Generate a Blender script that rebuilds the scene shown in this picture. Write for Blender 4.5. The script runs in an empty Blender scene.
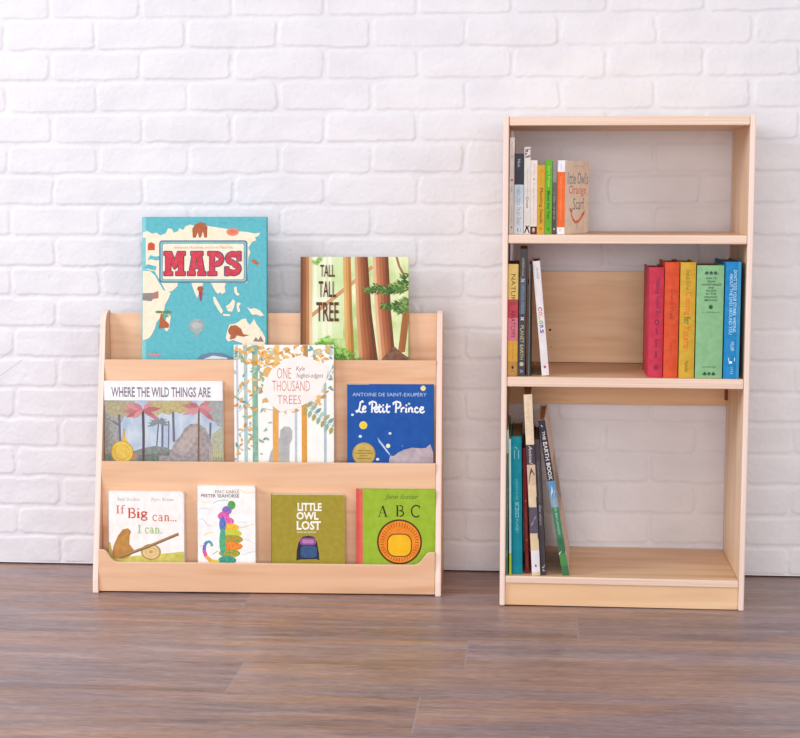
import bpy, bmesh, math, random
import numpy as np
from mathutils import Vector, Matrix, Euler
random.seed(7); rng = np.random.default_rng(7)
C = bpy.context.scene.collection
PI = math.pi
R = math.radians

# ------------------------------------------------------------------ materials
def lin(h):
    h = h.lstrip('#'); o = []
    for i in (0, 2, 4):
        c = int(h[i:i+2], 16) / 255
        o.append(c / 12.92 if c <= .04045 else ((c + .055) / 1.055) ** 2.4)
    return (*o, 1)
MATS = {}
def nodes(name):
    m = bpy.data.materials.new(name); m.use_nodes = True
    nt = m.node_tree; b = nt.nodes['Principled BSDF']
    return m, nt, b
def noise_col(nt, b, c1, c2, scale, stretch=(1, 1, 1), detail=4, lo=.3, hi=.7, coord='Object'):
    tc = nt.nodes.new('ShaderNodeTexCoord'); mp = nt.nodes.new('ShaderNodeMapping')
    mp.inputs['Scale'].default_value = stretch
    n = nt.nodes.new('ShaderNodeTexNoise'); n.inputs['Scale'].default_value = scale; n.inputs['Detail'].default_value = detail
    r = nt.nodes.new('ShaderNodeValToRGB')
    r.color_ramp.elements[0].position = lo; r.color_ramp.elements[0].color = c1
    r.color_ramp.elements[1].position = hi; r.color_ramp.elements[1].color = c2
    L = nt.links
    L.new(tc.outputs[coord], mp.inputs['Vector']); L.new(mp.outputs[0], n.inputs['Vector'])
    L.new(n.outputs['Fac'], r.inputs['Fac']); L.new(r.outputs['Color'], b.inputs['Base Color'])
    return n, r, mp
def ink(h, h2=None, rough=.45, scale=60, stretch=(1, 1, 1), lo=.35, hi=.65):
    """printed / dyed surface: a flat colour with a faint paper mottle, or two colours mixed by noise"""
    key = (h, h2, rough, scale, stretch, lo, hi)
    if key in MATS: return MATS[key]
    m, nt, b = nodes('ink_' + h.strip('#'))
    a = lin(h)
    c = lin(h2) if h2 else (*[min(1, x * 1.07 + .003) for x in a[:3]], 1)
    if not h2: a = (*[x * .95 for x in a[:3]], 1)
    noise_col(nt, b, a, c, scale, stretch, 3, lo, hi)
    b.inputs['Roughness'].default_value = rough + .1
    b.inputs['Specular IOR Level'].default_value = .16
    MATS[key] = m
    return m
def wood(name, c1, c2, axis, rough=.42):
    m, nt, b = nodes(name); L = nt.links
    st = [26, 26, 26]; st[axis] = 2.2
    n, r, mp = noise_col(nt, b, lin(c1), lin(c2), 1.0, st, 5, .28, .72)
    n.inputs['Distortion'].default_value = .9
    # fine pores and a few darker figure streaks
    n2 = nt.nodes.new('ShaderNodeTexNoise'); n2.inputs['Scale'].default_value = 9; n2.inputs['Detail'].default_value = 2
    L.new(mp.outputs[0], n2.inputs['Vector'])
    n3 = nt.nodes.new('ShaderNodeTexNoise'); n3.inputs['Scale'].default_value = .42; n3.inputs['Distortion'].default_value = 2.2; n3.inputs['Detail'].default_value = 3
    L.new(mp.outputs[0], n3.inputs['Vector'])
    r3 = nt.nodes.new('ShaderNodeValToRGB'); r3.color_ramp.elements[0].position = .50; r3.color_ramp.elements[1].position = .66
    r3.color_ramp.elements[0].color = (1, 1, 1, 1); r3.color_ramp.elements[1].color = (.87, .79, .71, 1)
    L.new(n3.outputs['Fac'], r3.inputs['Fac'])
    mx = nt.nodes.new('ShaderNodeMix'); mx.data_type = 'RGBA'; mx.blend_type = 'MULTIPLY'; mx.inputs[0].default_value = 1
    L.new(r.outputs['Color'], mx.inputs[6]); L.new(r3.outputs['Color'], mx.inputs[7]); L.new(mx.outputs[2], b.inputs['Base Color'])
    bp = nt.nodes.new('ShaderNodeBump'); bp.inputs['Strength'].default_value = .04; bp.inputs['Distance'].default_value = .001
    L.new(n2.outputs['Fac'], bp.inputs['Height']); L.new(bp.outputs[0], b.inputs['Normal'])
    b.inputs['Roughness'].default_value = rough; b.inputs['Specular IOR Level'].default_value = .35
    return m
WX = wood('maple_grain_across', '#dbad8a', '#e6c0a0', 0)
WZ = wood('maple_grain_upright', '#d9ae8c', '#e3c0a4', 2)
BX = wood('birch_grain_across', '#dcb48b', '#e7c6a1', 0)
BZ = wood('birch_grain_upright', '#e4c39f', '#eed5b8', 2)
def ply_edge(name, c1, c2, axis):
    m, nt, b = nodes(name)
    st = [3, 3, 3]; st[axis] = 420
    noise_col(nt, b, lin(c1), lin(c2), 1.0, st, 1, .35, .65)
    b.inputs['Roughness'].default_value = .5
    return m
PEX = ply_edge('ply_edge_upright', '#e4cbc0', '#efdbd2', 0)
PEZ = ply_edge('ply_edge_flat', '#dabda9', '#e8cfbf', 2)
PEY = ply_edge('ply_edge_front', '#e2c3a4', '#ecd3ba', 1)
PAGE = ink('#e9dfd0', '#f1eadf', .8, 1, (900, 900, 3))
PAGED = ink('#a58266', '#b8977a', .8, 1, (900, 900, 3))
WHITE = ink('#ecebea')

# ------------------------------------------------------------------ helpers
def link(name, me, parent=None):
    o = bpy.data.objects.new(name, me); C.objects.link(o)
    if parent is not None: o.parent = parent
    return o
def thing(name, label, cat, loc=(0, 0, 0), rot=(0, 0, 0), group=None):
    o = link(name, None); o.location = loc; o.rotation_euler = rot; o.empty_display_size = .05
    o['label'] = label; o['category'] = cat
    if group: o['group'] = group
    return o
def build(name, bm, mats, parent=None, smooth=False):
    me = bpy.data.meshes.new(name)
    bmesh.ops.recalc_face_normals(bm, faces=bm.faces)
    bm.to_mesh(me); bm.free()
    for m in (mats if isinstance(mats, (list, tuple)) else [mats]): me.materials.append(m)
    if smooth:
        for p in me.polygons: p.use_smooth = True
    return link(name, me, parent)
def prism(poly, plane, a0, a1, bevel=0, seg=2):
    """closed prism of a 2-D outline; plane 'xz' is extruded along y, 'yz' along x, 'xy' along z"""
    bm = bmesh.new()
    def P(u, v, a): return {'xz': (u, a, v), 'yz': (a, u, v), 'xy': (u, v, a)}[plane]
    A = [bm.verts.new(P(u, v, a0)) for u, v in poly]; B = [bm.verts.new(P(u, v, a1)) for u, v in poly]
    bm.faces.new(A); bm.faces.new(B[::-1]); n = len(poly)
    for i in range(n): bm.faces.new((A[i], A[(i+1) % n], B[(i+1) % n], B[i]))
    bmesh.ops.recalc_face_normals(bm, faces=bm.faces)
    if bevel: bmesh.ops.bevel(bm, geom=list(bm.edges), offset=bevel, segments=seg, affect='EDGES', profile=.6)
    return bm
def box(x0, x1, y0, y1, z0, z1, bevel=0, seg=2):
    return prism([(x0, z0), (x1, z0), (x1, z1), (x0, z1)], 'xz', y0, y1, bevel, seg)
def board(name, bm, face_axis, face_mat, edge_mat, parent):
    """plywood board: the two broad faces get the veneer, everything else the ply edge"""
    bm.normal_update()
    for f in bm.faces: f.material_index = 0 if abs(f.normal[face_axis]) > .95 else 1
    return build(name, bm, [face_mat, edge_mat], parent)
def rrect(x0, y0, x1, y1, r, corners=(1, 1, 1, 1), n=6):
    """rounded rectangle outline; corners = bottom-left, bottom-right, top-right, top-left"""
    out = []
    for k, (cx, cy, a) in enumerate([(x0 + r, y0 + r, PI), (x1 - r, y0 + r, 1.5 * PI), (x1 - r, y1 - r, 0), (x0 + r, y1 - r, .5 * PI)]):
        if corners[k]:
            out += [(cx + r * math.cos(a + i / n * PI / 2), cy + r * math.sin(a + i / n * PI / 2)) for i in range(n + 1)]
        else:
            out.append([(x0, y0), (x1, y0), (x1, y1), (x0, y1)][k])
    return out
def clip(poly, x0, y0, x1, y1):
    def cut(ps, inside, inter):
        out = []
        for i in range(len(ps)):
            p, q = ps[i - 1], ps[i]
            if inside(q):
                if not inside(p): out.append(inter(p, q))
                out.append(q)
            elif inside(p): out.append(inter(p, q))
        return out
    def ix(c): return lambda p, q: (c, p[1] + (q[1] - p[1]) * (c - p[0]) / (q[0] - p[0]))
    def iy(c): return lambda p, q: (p[0] + (q[0] - p[0]) * (c - p[1]) / (q[1] - p[1]), c)
    for f, g in ((lambda p: p[0] >= x0 - 1e-9, ix(x0)), (lambda p: p[0] <= x1 + 1e-9, ix(x1)), (lambda p: p[1] >= y0 - 1e-9, iy(y0)), (lambda p: p[1] <= y1 + 1e-9, iy(y1))):
        poly = cut(poly, f, g)
        if len(poly) < 3: return []
    return poly
GL = {}
def glyphs(s, bold=0.0, shear=0.0):
    """flat outline of a line of lettering, scaled to a unit box"""
    k = (s, bold, shear)
    if k in GL: return GL[k]
    cu = bpy.data.curves.new('lettering', 'FONT'); cu.body = s; cu.resolution_u = 2; cu.offset = bold; cu.shear = shear; cu.fill_mode = 'FRONT'
    o = bpy.data.objects.new('lettering', cu); C.objects.link(o)
    bpy.context.view_layer.update()
    me = o.evaluated_get(bpy.context.evaluated_depsgraph_get()).to_mesh()
    v = [(p.co.x, p.co.y) for p in me.vertices]
    x0 = min(p[0] for p in v); x1 = max(p[0] for p in v); y0 = min(p[1] for p in v); y1 = max(p[1] for p in v)
    v = [((x - x0) / (x1 - x0), (y - y0) / (y1 - y0)) for x, y in v]
    f = [[v[i] for i in p.vertices] for p in me.polygons]
    bpy.data.objects.remove(o); bpy.data.curves.remove(cu)
    GL[k] = f
    return f
class Canvas:
    """printed artwork laid on a flat face: outlines in picture coordinates (x right, y DOWN) mapped to the face"""
    STEP = .000011
    def __init__(s, w, h, rect, fn, top=None):
        # rect = (xl, xr, yt, yb, height in metres between yt and yb)
        s.w, s.h, s.fn = w, h, fn
        xl, xr, yt, yb, hv = rect
        s.sx = w / (xr - xl); s.sy = hv / (yb - yt); s.xl = xl; s.yt = yt
        s.bm = bmesh.new(); s.mats = []; s.lay = 1
    def m(s, mat):
        if isinstance(mat, str): mat = ink(mat)
        if mat not in s.mats: s.mats.append(mat)
        return s.mats.index(mat)
    def up(s): s.lay += 1
    def poly(s, pts, mat, up=True, flat=False):
        if not flat: s.lay += 1 if up else .16      # every printed patch lies a hair above the one before
        q = [((x - s.xl) * s.sx, s.h - (y - s.yt) * s.sy) for x, y in pts]
        q = clip(q, 0, 0, s.w, s.h)
        u = []
        for p in q:
            if not u or abs(p[0]-u[-1][0]) + abs(p[1]-u[-1][1]) > 1e-7: u.append(p)
        if len(u) < 3: return
        try:
            f = s.bm.faces.new([s.bm.verts.new(s.fn(a, b, s.lay * s.STEP)) for a, b in u])
            f.material_index = s.m(mat)
        except ValueError: pass
    def rect(s, x0, y0, x1, y1, mat, up=True, n=1):
        if up: s.lay += 1
        for i in range(n):
            a, b = x0 + (x1 - x0) * i / n, x0 + (x1 - x0) * (i + 1) / n
            s.poly([(a, y0), (b, y0), (b, y1), (a, y1)], mat, False)
    def rrect(s, x0, y0, x1, y1, r, mat, up=True): s.poly(rrect(x0, y0, x1, y1, r), mat, up)
    def ell(s, cx, cy, rx, ry, mat, up=True, n=28, rot=0):
        c, d = math.cos(rot), math.sin(rot)
        s.poly([(cx + rx * math.cos(t) * c - ry * math.sin(t) * d, cy + rx * math.cos(t) * d + ry * math.sin(t) * c) for t in [2 * PI * i / n for i in range(n)]], mat, up)
    def line(s, pts, w, mat, up=True, w1=None):
        if up: s.lay += 1
        n = len(pts) - 1
        for i in range(n):
            (xa, ya), (xb, yb) = pts[i], pts[i + 1]
            L = math.hypot(xb - xa, yb - ya) or 1
            wa = w if w1 is None else w + (w1 - w) * i / n; wb = w if w1 is None else w + (w1 - w) * (i + 1) / n
            nx, ny = -(yb - ya) / L / 2, (xb - xa) / L / 2
            s.poly([(xa + nx * wa, ya + ny * wa), (xb + nx * wb, yb + ny * wb), (xb - nx * wb, yb - ny * wb), (xa - nx * wa, ya - ny * wa)], mat, False)
            if i: s.ell(xa, ya, wa / 2, wa / 2, mat, False, 8)
    def arc(s, cx, cy, rx, ry, a0, a1, w, mat, up=True, n=14):
        s.line([(cx + rx * math.cos(R(a0 + (a1 - a0) * i / n)), cy - ry * math.sin(R(a0 + (a1 - a0) * i / n))) for i in range(n + 1)], w, mat, up)
    def leaf(s, x, y, dx, dy, w, mat, up=False):
        L = math.hypot(dx, dy) or 1; nx, ny = -dy / L * w / 2, dx / L * w / 2
        s.poly([(x, y), (x + dx * .3 + nx, y + dy * .3 + ny), (x + dx * .65 + nx * .9, y + dy * .65 + ny * .9), (x + dx, y + dy), (x + dx * .65 - nx * .9, y + dy * .65 - ny * .9), (x + dx * .3 - nx, y + dy * .3 - ny)], mat, up)
    def text(s, t, x0, y0, x1, y1, mat, bold=0, shear=0, down=False, up=True):
        """lettering fitted to a box; down = reads downwards, as on a spine"""
        if up: s.lay += 1
        for f in glyphs(t, bold, shear):
            if down: s.poly([(x0 + v * (x1 - x0), y0 + u * (y1 - y0)) for u, v in f], mat, False, True)
            else: s.poly([(x0 + u * (x1 - x0), y1 - v * (y1 - y0)) for u, v in f], mat, False, True)

# ------------------------------------------------------------------ books
def make_book(name, label, cat, w, h, t, loc, rot, group, cover, back=None, spine=None, hard=True, ct=.0022, ov=.003, page=PAGE,
              front=None, frect=None, spart=None, rounded=0, hinge=False):
    """x 0..w from spine to fore edge, y 0 (front cover) .. t (back cover), z 0..h"""
    root = thing(name, label, cat, loc, rot, group)
    cm = ink(cover) if isinstance(cover, str) else cover
    bk = ink(back) if isinstance(back, str) else (back or cm)
    sm = ink(spine) if isinstance(spine, str) else (spine or cm)
    if not hard: ct, ov = .0009, .0004
    def plate(y0, y1):
        if rounded: return prism(rrect(0, 0, w, h, rounded, (0, 1, 1, 0)), 'xz', y0, y1)
        return box(0, w, y0, y1, 0, h, min(ct, .0008) * .45, 1)
    # front cover with its printed picture
    if front:
        rect = frect or (0, w, h, 0, h)
        cv = Canvas(w, h, frect, lambda a, b, l: (a, -l, b))
        cv.mats = [cm, ink('#e4ded6')]
        front(cv)
        bm = plate(0, ct)
        me = bpy.data.meshes.new('tmp'); cv.bm.normal_update()
        for f in cv.bm.faces:
            if f.normal.y > 0: f.normal_flip()
        cv.bm.to_mesh(me); cv.bm.free(); bm.from_mesh(me); bpy.data.meshes.remove(me)
        me = bpy.data.meshes.new('front_cover'); bm.to_mesh(me); bm.free()
        for m in cv.mats: me.materials.append(m)
        link('front_cover', me, root)
    else:
        build('front_cover', plate(0, ct), cm, root)
    build('back_cover', plate(t - ct, t), bk, root)
    # spine, bulging a little on hardbacks
    bulge = .0022 if (hard and t > .02) else (.0008 if hard else .0003)
    def sx(y): return -bulge * (1 - ((y - t / 2) / (t / 2)) ** 2)
    ys = [t * i / 10 for i in range(11)]
    pl = [(sx(y), y) for y in ys] + [(ct, y) for y in ys[::-1]]
    bm = prism(pl, 'xy', 0, h)
    mats = [sm]
    if spart:
        cv = Canvas(t, h, (0, t, 0, h, h), lambda a, b, l: (sx(t - a) - l - .00005, t - a, b))
        cv.mats = [sm]; spart(cv); cv.bm.normal_update()
        for f in cv.bm.faces:
            if f.normal.x > 0: f.normal_flip()
        me = bpy.data.meshes.new('tmp'); cv.bm.to_mesh(me); cv.bm.free(); bm.from_mesh(me); bpy.data.meshes.remove(me); mats = cv.mats
    me = bpy.data.meshes.new('spine'); bm.to_mesh(me); bm.free()
    for m in mats: me.materials.append(m)
    link('spine', me, root)
    if rounded: pg = prism(rrect(ct, ov, w - ov, h - ov, rounded, (0, 1, 1, 0)), 'xz', ct + .0001, t - ct - .0001)
    else: pg = box(ct + .0002, w - ov, ct + .0001, t - ct - .0001, ov, h - ov)
    build('page_block', pg, page, root)
    return root


# ================================================================== THE SETTING
MX, MZ, Z0 = .2032, .2032 / 3, .006
def smooth_noise(X, Z, cell, seed):
    g = np.random.default_rng(seed).standard_normal((260, 260))
    u, v = X / cell, Z / cell
    i, j = np.floor(u).astype(int), np.floor(v).astype(int); fu, fv = u - i, v - j
    fu, fv = fu * fu * (3 - 2 * fu), fv * fv * (3 - 2 * fv)
    q = lambda a, b: g[(i + a) % 260, (j + b) % 260]
    return (q(0, 0) * (1 - fu) + q(1, 0) * fu) * (1 - fv) + (q(0, 1) * (1 - fu) + q(1, 1) * fu) * fv
def brick_wall():
    xs = np.concatenate([np.arange(-1.3, -.3, .012), np.arange(-.3, 1.95, .0027), np.arange(1.95, 3.2, .012)])
    zs = np.concatenate([np.arange(.0035, 1.36, .0027), np.arange(1.36, 2.2, .012)])
    X, Z = np.meshgrid(xs, zs, indexing='ij')
    wob = .0016
    Xw = X + wob * smooth_noise(X, Z, .028, 1) + .0007 * smooth_noise(X, Z, .009, 2)
    Zw = Z + wob * .8 * smooth_noise(X, Z, .04, 3) + .0006 * smooth_noise(X, Z, .010, 4)
    row = np.floor((Zw - Z0 + .0055) / MZ).astype(int)
    # each brick sits a little differently
    off = np.where(row % 2 == 0, 0.0, -.5)
    col = np.floor(Xw / MX - off).astype(int)
    h1 = np.sin(row * 127.1 + col * 311.7) * 43758.5453; h1 = h1 - np.floor(h1)
    h2 = np.sin(row * 269.5 + col * 183.3) * 24634.63; h2 = h2 - np.floor(h2)
    cx = (col + off + .5) * MX + (h1 - .5) * .004; cz = Z0 + row * MZ + (MZ - .011) / 2 + (h2 - .5) * .002
    hw, hh, rad = MX / 2 - .0052 , (MZ - .0105) / 2, .011
    qx, qz = np.abs(Xw - cx) - hw + rad, np.abs(Zw - cz) - hh + rad
    d = np.minimum(np.maximum(qx, qz), 0) + np.hypot(np.maximum(qx, 0), np.maximum(qz, 0)) - rad
    t = np.clip((d + .0016) / .0042, 0, 1); t = t * t * (3 - 2 * t)
    Y = .0021 * t + (h1 - .5) * .0008 * (1 - t)
    Y = Y + .00022 * smooth_noise(X, Z, .006, 5) + .0004 * smooth_noise(X, Z, .03, 6) + .0006 * smooth_noise(X, Z, .11, 8)
    pock = smooth_noise(X, Z, .011, 9); Y = Y + np.where(pock > 2.6, .0012 * np.clip(pock - 2.6, 0, 1), 0)
    low = Z < Z0 + .002
    Y = np.where(low, .001, Y)
    nx, nz = len(xs), len(zs)
    co = np.stack([X, Y, Z], -1).reshape(-1, 3)
    idx = np.arange(nx * nz).reshape(nx, nz)
    F = np.stack([idx[:-1, :-1], idx[1:, :-1], idx[1:, 1:], idx[:-1, 1:]], -1).reshape(-1, 4)
    # underside lip and the back of the wall
    base = len(co)
    extra = np.array([[xs[0], .12, zs[0]], [xs[-1], .12, zs[0]], [xs[-1], .12, zs[-1]], [xs[0], .12, zs[-1]]])
    co = np.concatenate([co, extra])
    me = bpy.data.meshes.new('wall_back')
    faces = F
    nv, nf = len(co), len(faces)
    me.vertices.add(nv); me.vertices.foreach_set('co', co.astype(np.float32).ravel())
    rim = [list(idx[:, 0]) + [base + 1, base], list(idx[:, -1][::-1]) + [base + 3, base + 2], [base, base + 1, base + 2, base + 3]]
    nl = nf * 4 + sum(len(r) for r in rim)
    me.loops.add(nl); me.polygons.add(nf + len(rim))
    me.loops.foreach_set('vertex_index', np.concatenate([faces.ravel()] + [np.array(r) for r in rim]).astype(np.int32))
    st = list(range(0, nf * 4, 4)); s = nf * 4
    for r in rim: st.append(s); s += len(r)
    me.polygons.foreach_set('loop_start', np.array(st, dtype=np.int32))
    me.polygons.foreach_set('use_smooth', np.array([1] * nf + [0] * len(rim), dtype=bool))
    me.update(calc_edges=True); me.validate()
    m, nt, b = nodes('white_painted_brick'); L = nt.links
    noise_col(nt, b, lin('#d6d6de'), lin('#dfdfe6'), 7, (1, 1, 2), 4)
    tc = nt.nodes.new('ShaderNodeTexCoord')
    n = nt.nodes.new('ShaderNodeTexNoise'); n.inputs['Scale'].default_value = 260; n.inputs['Detail'].default_value = 3
    bp = nt.nodes.new('ShaderNodeBump'); bp.inputs['Strength'].default_value = .12; bp.inputs['Distance'].default_value = .002
    L.new(tc.outputs['Object'], n.inputs['Vector']); L.new(n.outputs['Fac'], bp.inputs['Height']); L.new(bp.outputs[0], b.inputs['Normal'])
    b.inputs['Roughness'].default_value = .5; b.inputs['Specular IOR Level'].default_value = .3
    me.materials.append(m)
    o = link('wall_back', me); o['kind'] = 'structure'; o['label'] = 'white painted brick wall behind both bookshelves'
brick_wall()

def plank_floor():
    bm = bmesh.new(); uv = bm.loops.layers.uv.new('uv'); cl = bm.loops.layers.float_color.new('tone')
    P, L = .1755, 1.22
    y1s = -.197
    joints = {0: .477, -1: 1.155, -2: .948, -3: .55, -4: .881}     # end joints seen in the rows in front of the shelves
    def quad(x0, x1, y0, y1, z, mi, tone, ox):
        f = bm.faces.new([bm.verts.new(v) for v in ((x0, y0, z), (x1, y0, z), (x1, y1, z), (x0, y1, z))]); f.material_index = mi
        for lp in f.loops:
            lp[uv].uv = (lp.vert.co.x + ox, lp.vert.co.y + ox * 3.7); lp[cl] = (tone, tone, tone, 1)
    r = random.Random(3)
    for k in range(1, -26, -1):
        ya, yb = y1s + (k - 1) * P, y1s + k * P
        if k == 1: yb = .12
        j = joints.get(k, r.uniform(0, L))
        x = j - 4 * L
        while x < 4.5:
            quad(x + .0011, x + L - .0011, ya + .0002, yb - .0002, 0, 0, r.uniform(.35, .65), r.uniform(0, 40))
            x += L
    # the seams lie a hair lower
    quad(-5, 5, y1s - 26 * P, .12, -.0002, 1, .5, 0)
    bm.normal_update()
    m, nt, b = nodes('grey_brown_plank'); K = nt.links
    tc = nt.nodes.new('ShaderNodeUVMap'); tc.uv_map = 'uv'
    def nz(sx, sy, det, dis=0):
        mp = nt.nodes.new('ShaderNodeMapping'); mp.inputs['Scale'].default_value = (sx, sy, 1)
        n = nt.nodes.new('ShaderNodeTexNoise'); n.inputs['Scale'].default_value = 1; n.inputs['Detail'].default_value = det; n.inputs['Distortion'].default_value = dis
        K.new(tc.outputs[0], mp.inputs[0]); K.new(mp.outputs[0], n.inputs['Vector']); return n
    big, mid, fine = nz(2.2, 20, 5, .9), nz(11, 80, 5, .8), nz(45, 330, 3)
    def mixf(a, b2, f):
        x = nt.nodes.new('ShaderNodeMix'); x.data_type = 'FLOAT'; x.inputs[0].default_value = f
        K.new(a, x.inputs[2]); K.new(b2, x.inputs[3]); return x.outputs[0]
    at = nt.nodes.new('ShaderNodeVertexColor'); at.layer_name = 'tone'
    v = mixf(mixf(big.outputs['Fac'], mid.outputs['Fac'], .42), fine.outputs['Fac'], .34)
    v = mixf(v, at.outputs['Color'], .16)
    def ramp(cols):
        rp = nt.nodes.new('ShaderNodeValToRGB'); e = rp.color_ramp.elements
        e[0].position, e[1].position = cols[0][0], cols[-1][0]; e[0].color, e[1].color = lin(cols[0][1]), lin(cols[-1][1])
        for p, c in cols[1:-1]: x = e.new(p); x.color = lin(c)
        K.new(v, rp.inputs[0]); return rp.outputs[0]
    tan = ramp([(.34, '#644c46'), (.46, '#8f7064'), (.56, '#aa8878'), (.68, '#bf9f90')])
    mauve = ramp([(.34, '#5a4a4b'), (.46, '#7e6b6c'), (.56, '#988485'), (.68, '#b6a3a1')])
    hue = nz(1.6, 11, 4, 1.0)
    hr = nt.nodes.new('ShaderNodeMapRange'); hr.inputs[1].default_value = .40; hr.inputs[2].default_value = .60; K.new(hue.outputs['Fac'], hr.inputs[0])
    mx = nt.nodes.new('ShaderNodeMix'); mx.data_type = 'RGBA'; K.new(hr.outputs[0], mx.inputs[0]); K.new(tan, mx.inputs[6]); K.new(mauve, mx.inputs[7])
    K.new(mx.outputs[2], b.inputs['Base Color'])
    bp = nt.nodes.new('ShaderNodeBump'); bp.inputs['Strength'].default_value = .12; bp.inputs['Distance'].default_value = .001
    K.new(fine.outputs['Fac'], bp.inputs['Height']); K.new(bp.outputs[0], b.inputs['Normal'])
    b.inputs['Roughness'].default_value = .36; b.inputs['Specular IOR Level'].default_value = .5
    me = bpy.data.meshes.new('floor'); bm.to_mesh(me); bm.free(); me.materials.append(m); me.materials.append(ink('#a89b97', rough=.6))
    o = link('floor', me); o['kind'] = 'structure'; o['label'] = 'grey brown wood plank floor'
plank_floor()

# ================================================================== THE SLANTED DISPLAY RACK
TH = math.atan(.024 / .74)
RACK = Vector((.1385, -.250, 0))
rack = thing('book_display_rack', 'low maple book display rack with three tiers of face-out picture books', 'book rack', RACK, (0, 0, TH))
W = .738; SI = .0125
arc_top = [(.118 + .034 * (1 - math.cos(a)), .553 + .036 * math.sin(a)) for a in [PI / 2 * i / 8 for i in range(9)]]
prof = [(0, 0), (.226, 0), (.226, .12), (.172, .575), (.168, .589)] + arc_top[::-1] + [(.002, .03)]
for x0 in (0, W - SI):
    board('side_panel', prism(prof, 'yz', x0, x0 + SI, .0022, 2), 0, WZ, PEX, rack)
a, b = SI + .0002, W - SI - .0002
def soft(pts, r=.012, n=5):
    out = []
    for i, p in enumerate(pts):
        if not p[2]: out.append(p[:2]); continue
        q0, q1 = Vector(pts[i-1][:2]), Vector(pts[(i+1) % len(pts)][:2]); pp = Vector(p[:2])
        d0, d1 = (q0 - pp), (q1 - pp); r0 = min(r, d0.length * .5, d1.length * .5)
        s0, s1 = pp + d0.normalized() * r0, pp + d1.normalized() * r0
        for k in range(n + 1):
            t = k / n; out.append(tuple(s0 * (1-t)**2 + pp * 2 * t * (1-t) + s1 * t * t))
    return out
lip = soft([(a, .003, 0), (b, .003, 0), (b, .0925, 0), (.710, .0925, 1), (.690, .065, 1), (.0445, .065, 1), (.0265, .0915, 1), (a, .0915, 0)])
board('front_board', prism(lip, 'xz', .006, .016, .0012, 2), 1, WX, PEY, rack)
board('tier_panel', box(a, b, .050, .060, .018, .2735, .0012), 1, WX, PEY, rack)
board('tier_panel', box(a, b, .100, .110, .205, .4865, .0012), 1, WX, PEY, rack)
board('back_panel', box(a, b, .155, .165, .405, .583, .0012), 1, WX, PEY, rack)
board('tier_floor', box(a, b, .0162, .0498, .006, .015, .0006), 2, WX, PEY, rack)
board('tier_floor', box(a, b, .0602, .0998, .205, .214, .0006), 2, WX, PEY, rack)
board('tier_floor', box(a, b, .1102, .1548, .414, .423, .0006), 2, WX, PEY, rack)
board('bottom_rail', box(a, b, .165, .175, .0, .075, .0008), 1, WX, PEY, rack)

# ================================================================== THE OPEN BOOKCASE
# the bookcase stands a hair out of true, with the books in it
LEAN = R(.2)
CASE = Matrix.Translation((1.2463, 0, .0009)) @ Matrix.Rotation(LEAN, 4, 'Y') @ Matrix.Translation((-1.2473, 0, 0))
bc = thing('bookcase', 'tall open birch bookcase with three shelves standing against the brick wall', 'bookcase', CASE @ Vector((1.0010, 0, 0)), (0, LEAN, 0))
BW, BD, BH, BS = .4925, .295, .992, .0112
YB = -.0045                                                        # clear of the brick faces
for x0 in (0, BW - BS):
    board('side_panel', box(x0, x0 + BS, -BD, YB, 0, BH, .0032, 3), 0, BZ, PEX, bc)
a, b = BS + .0002, BW - BS - .0002
board('top_panel', box(a, b, -BD + .0015, YB, .971, .989, .003, 3), 2, BX, PEZ, bc)
for z1, th in ((.7565, .0180), (.471, .0200), (.0622, .0152)):
    board('shelf', box(a, b, -BD + .0015, YB, z1 - th, z1, .003, 3), 2, BX, PEZ, bc)
board('kick_board', box(a, b, -BD + .006, -BD + .018, .001, .0472, .0008), 1, BX, PEY, bc)
board('back_panel', box(a, b, YB - .010, YB, .4722, .670, .001), 1, BX, PEY, bc)
board('back_rail', box(a, b, YB - .014, YB - .001, .381, .4518, .001), 1, BX, PEY, bc)
dark = ink('#2a1d16')
def disc(x, z, y, r):
    return prism([(x + r * math.cos(2*PI*i/14), z + r * math.sin(2*PI*i/14)) for i in range(14)], 'xz', y, y + .0006)
build('screw_hole', disc(.099, .5426, YB - .0105, .0026), dark, bc)
build('screw_hole', disc(.1012, .505, YB - .0105, .0011), dark, bc)
build('shelf_pin', box(b - .006, b, YB - .030, YB - .024, .395, .418, .0008), ink('#7a4c30'), bc)

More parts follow.
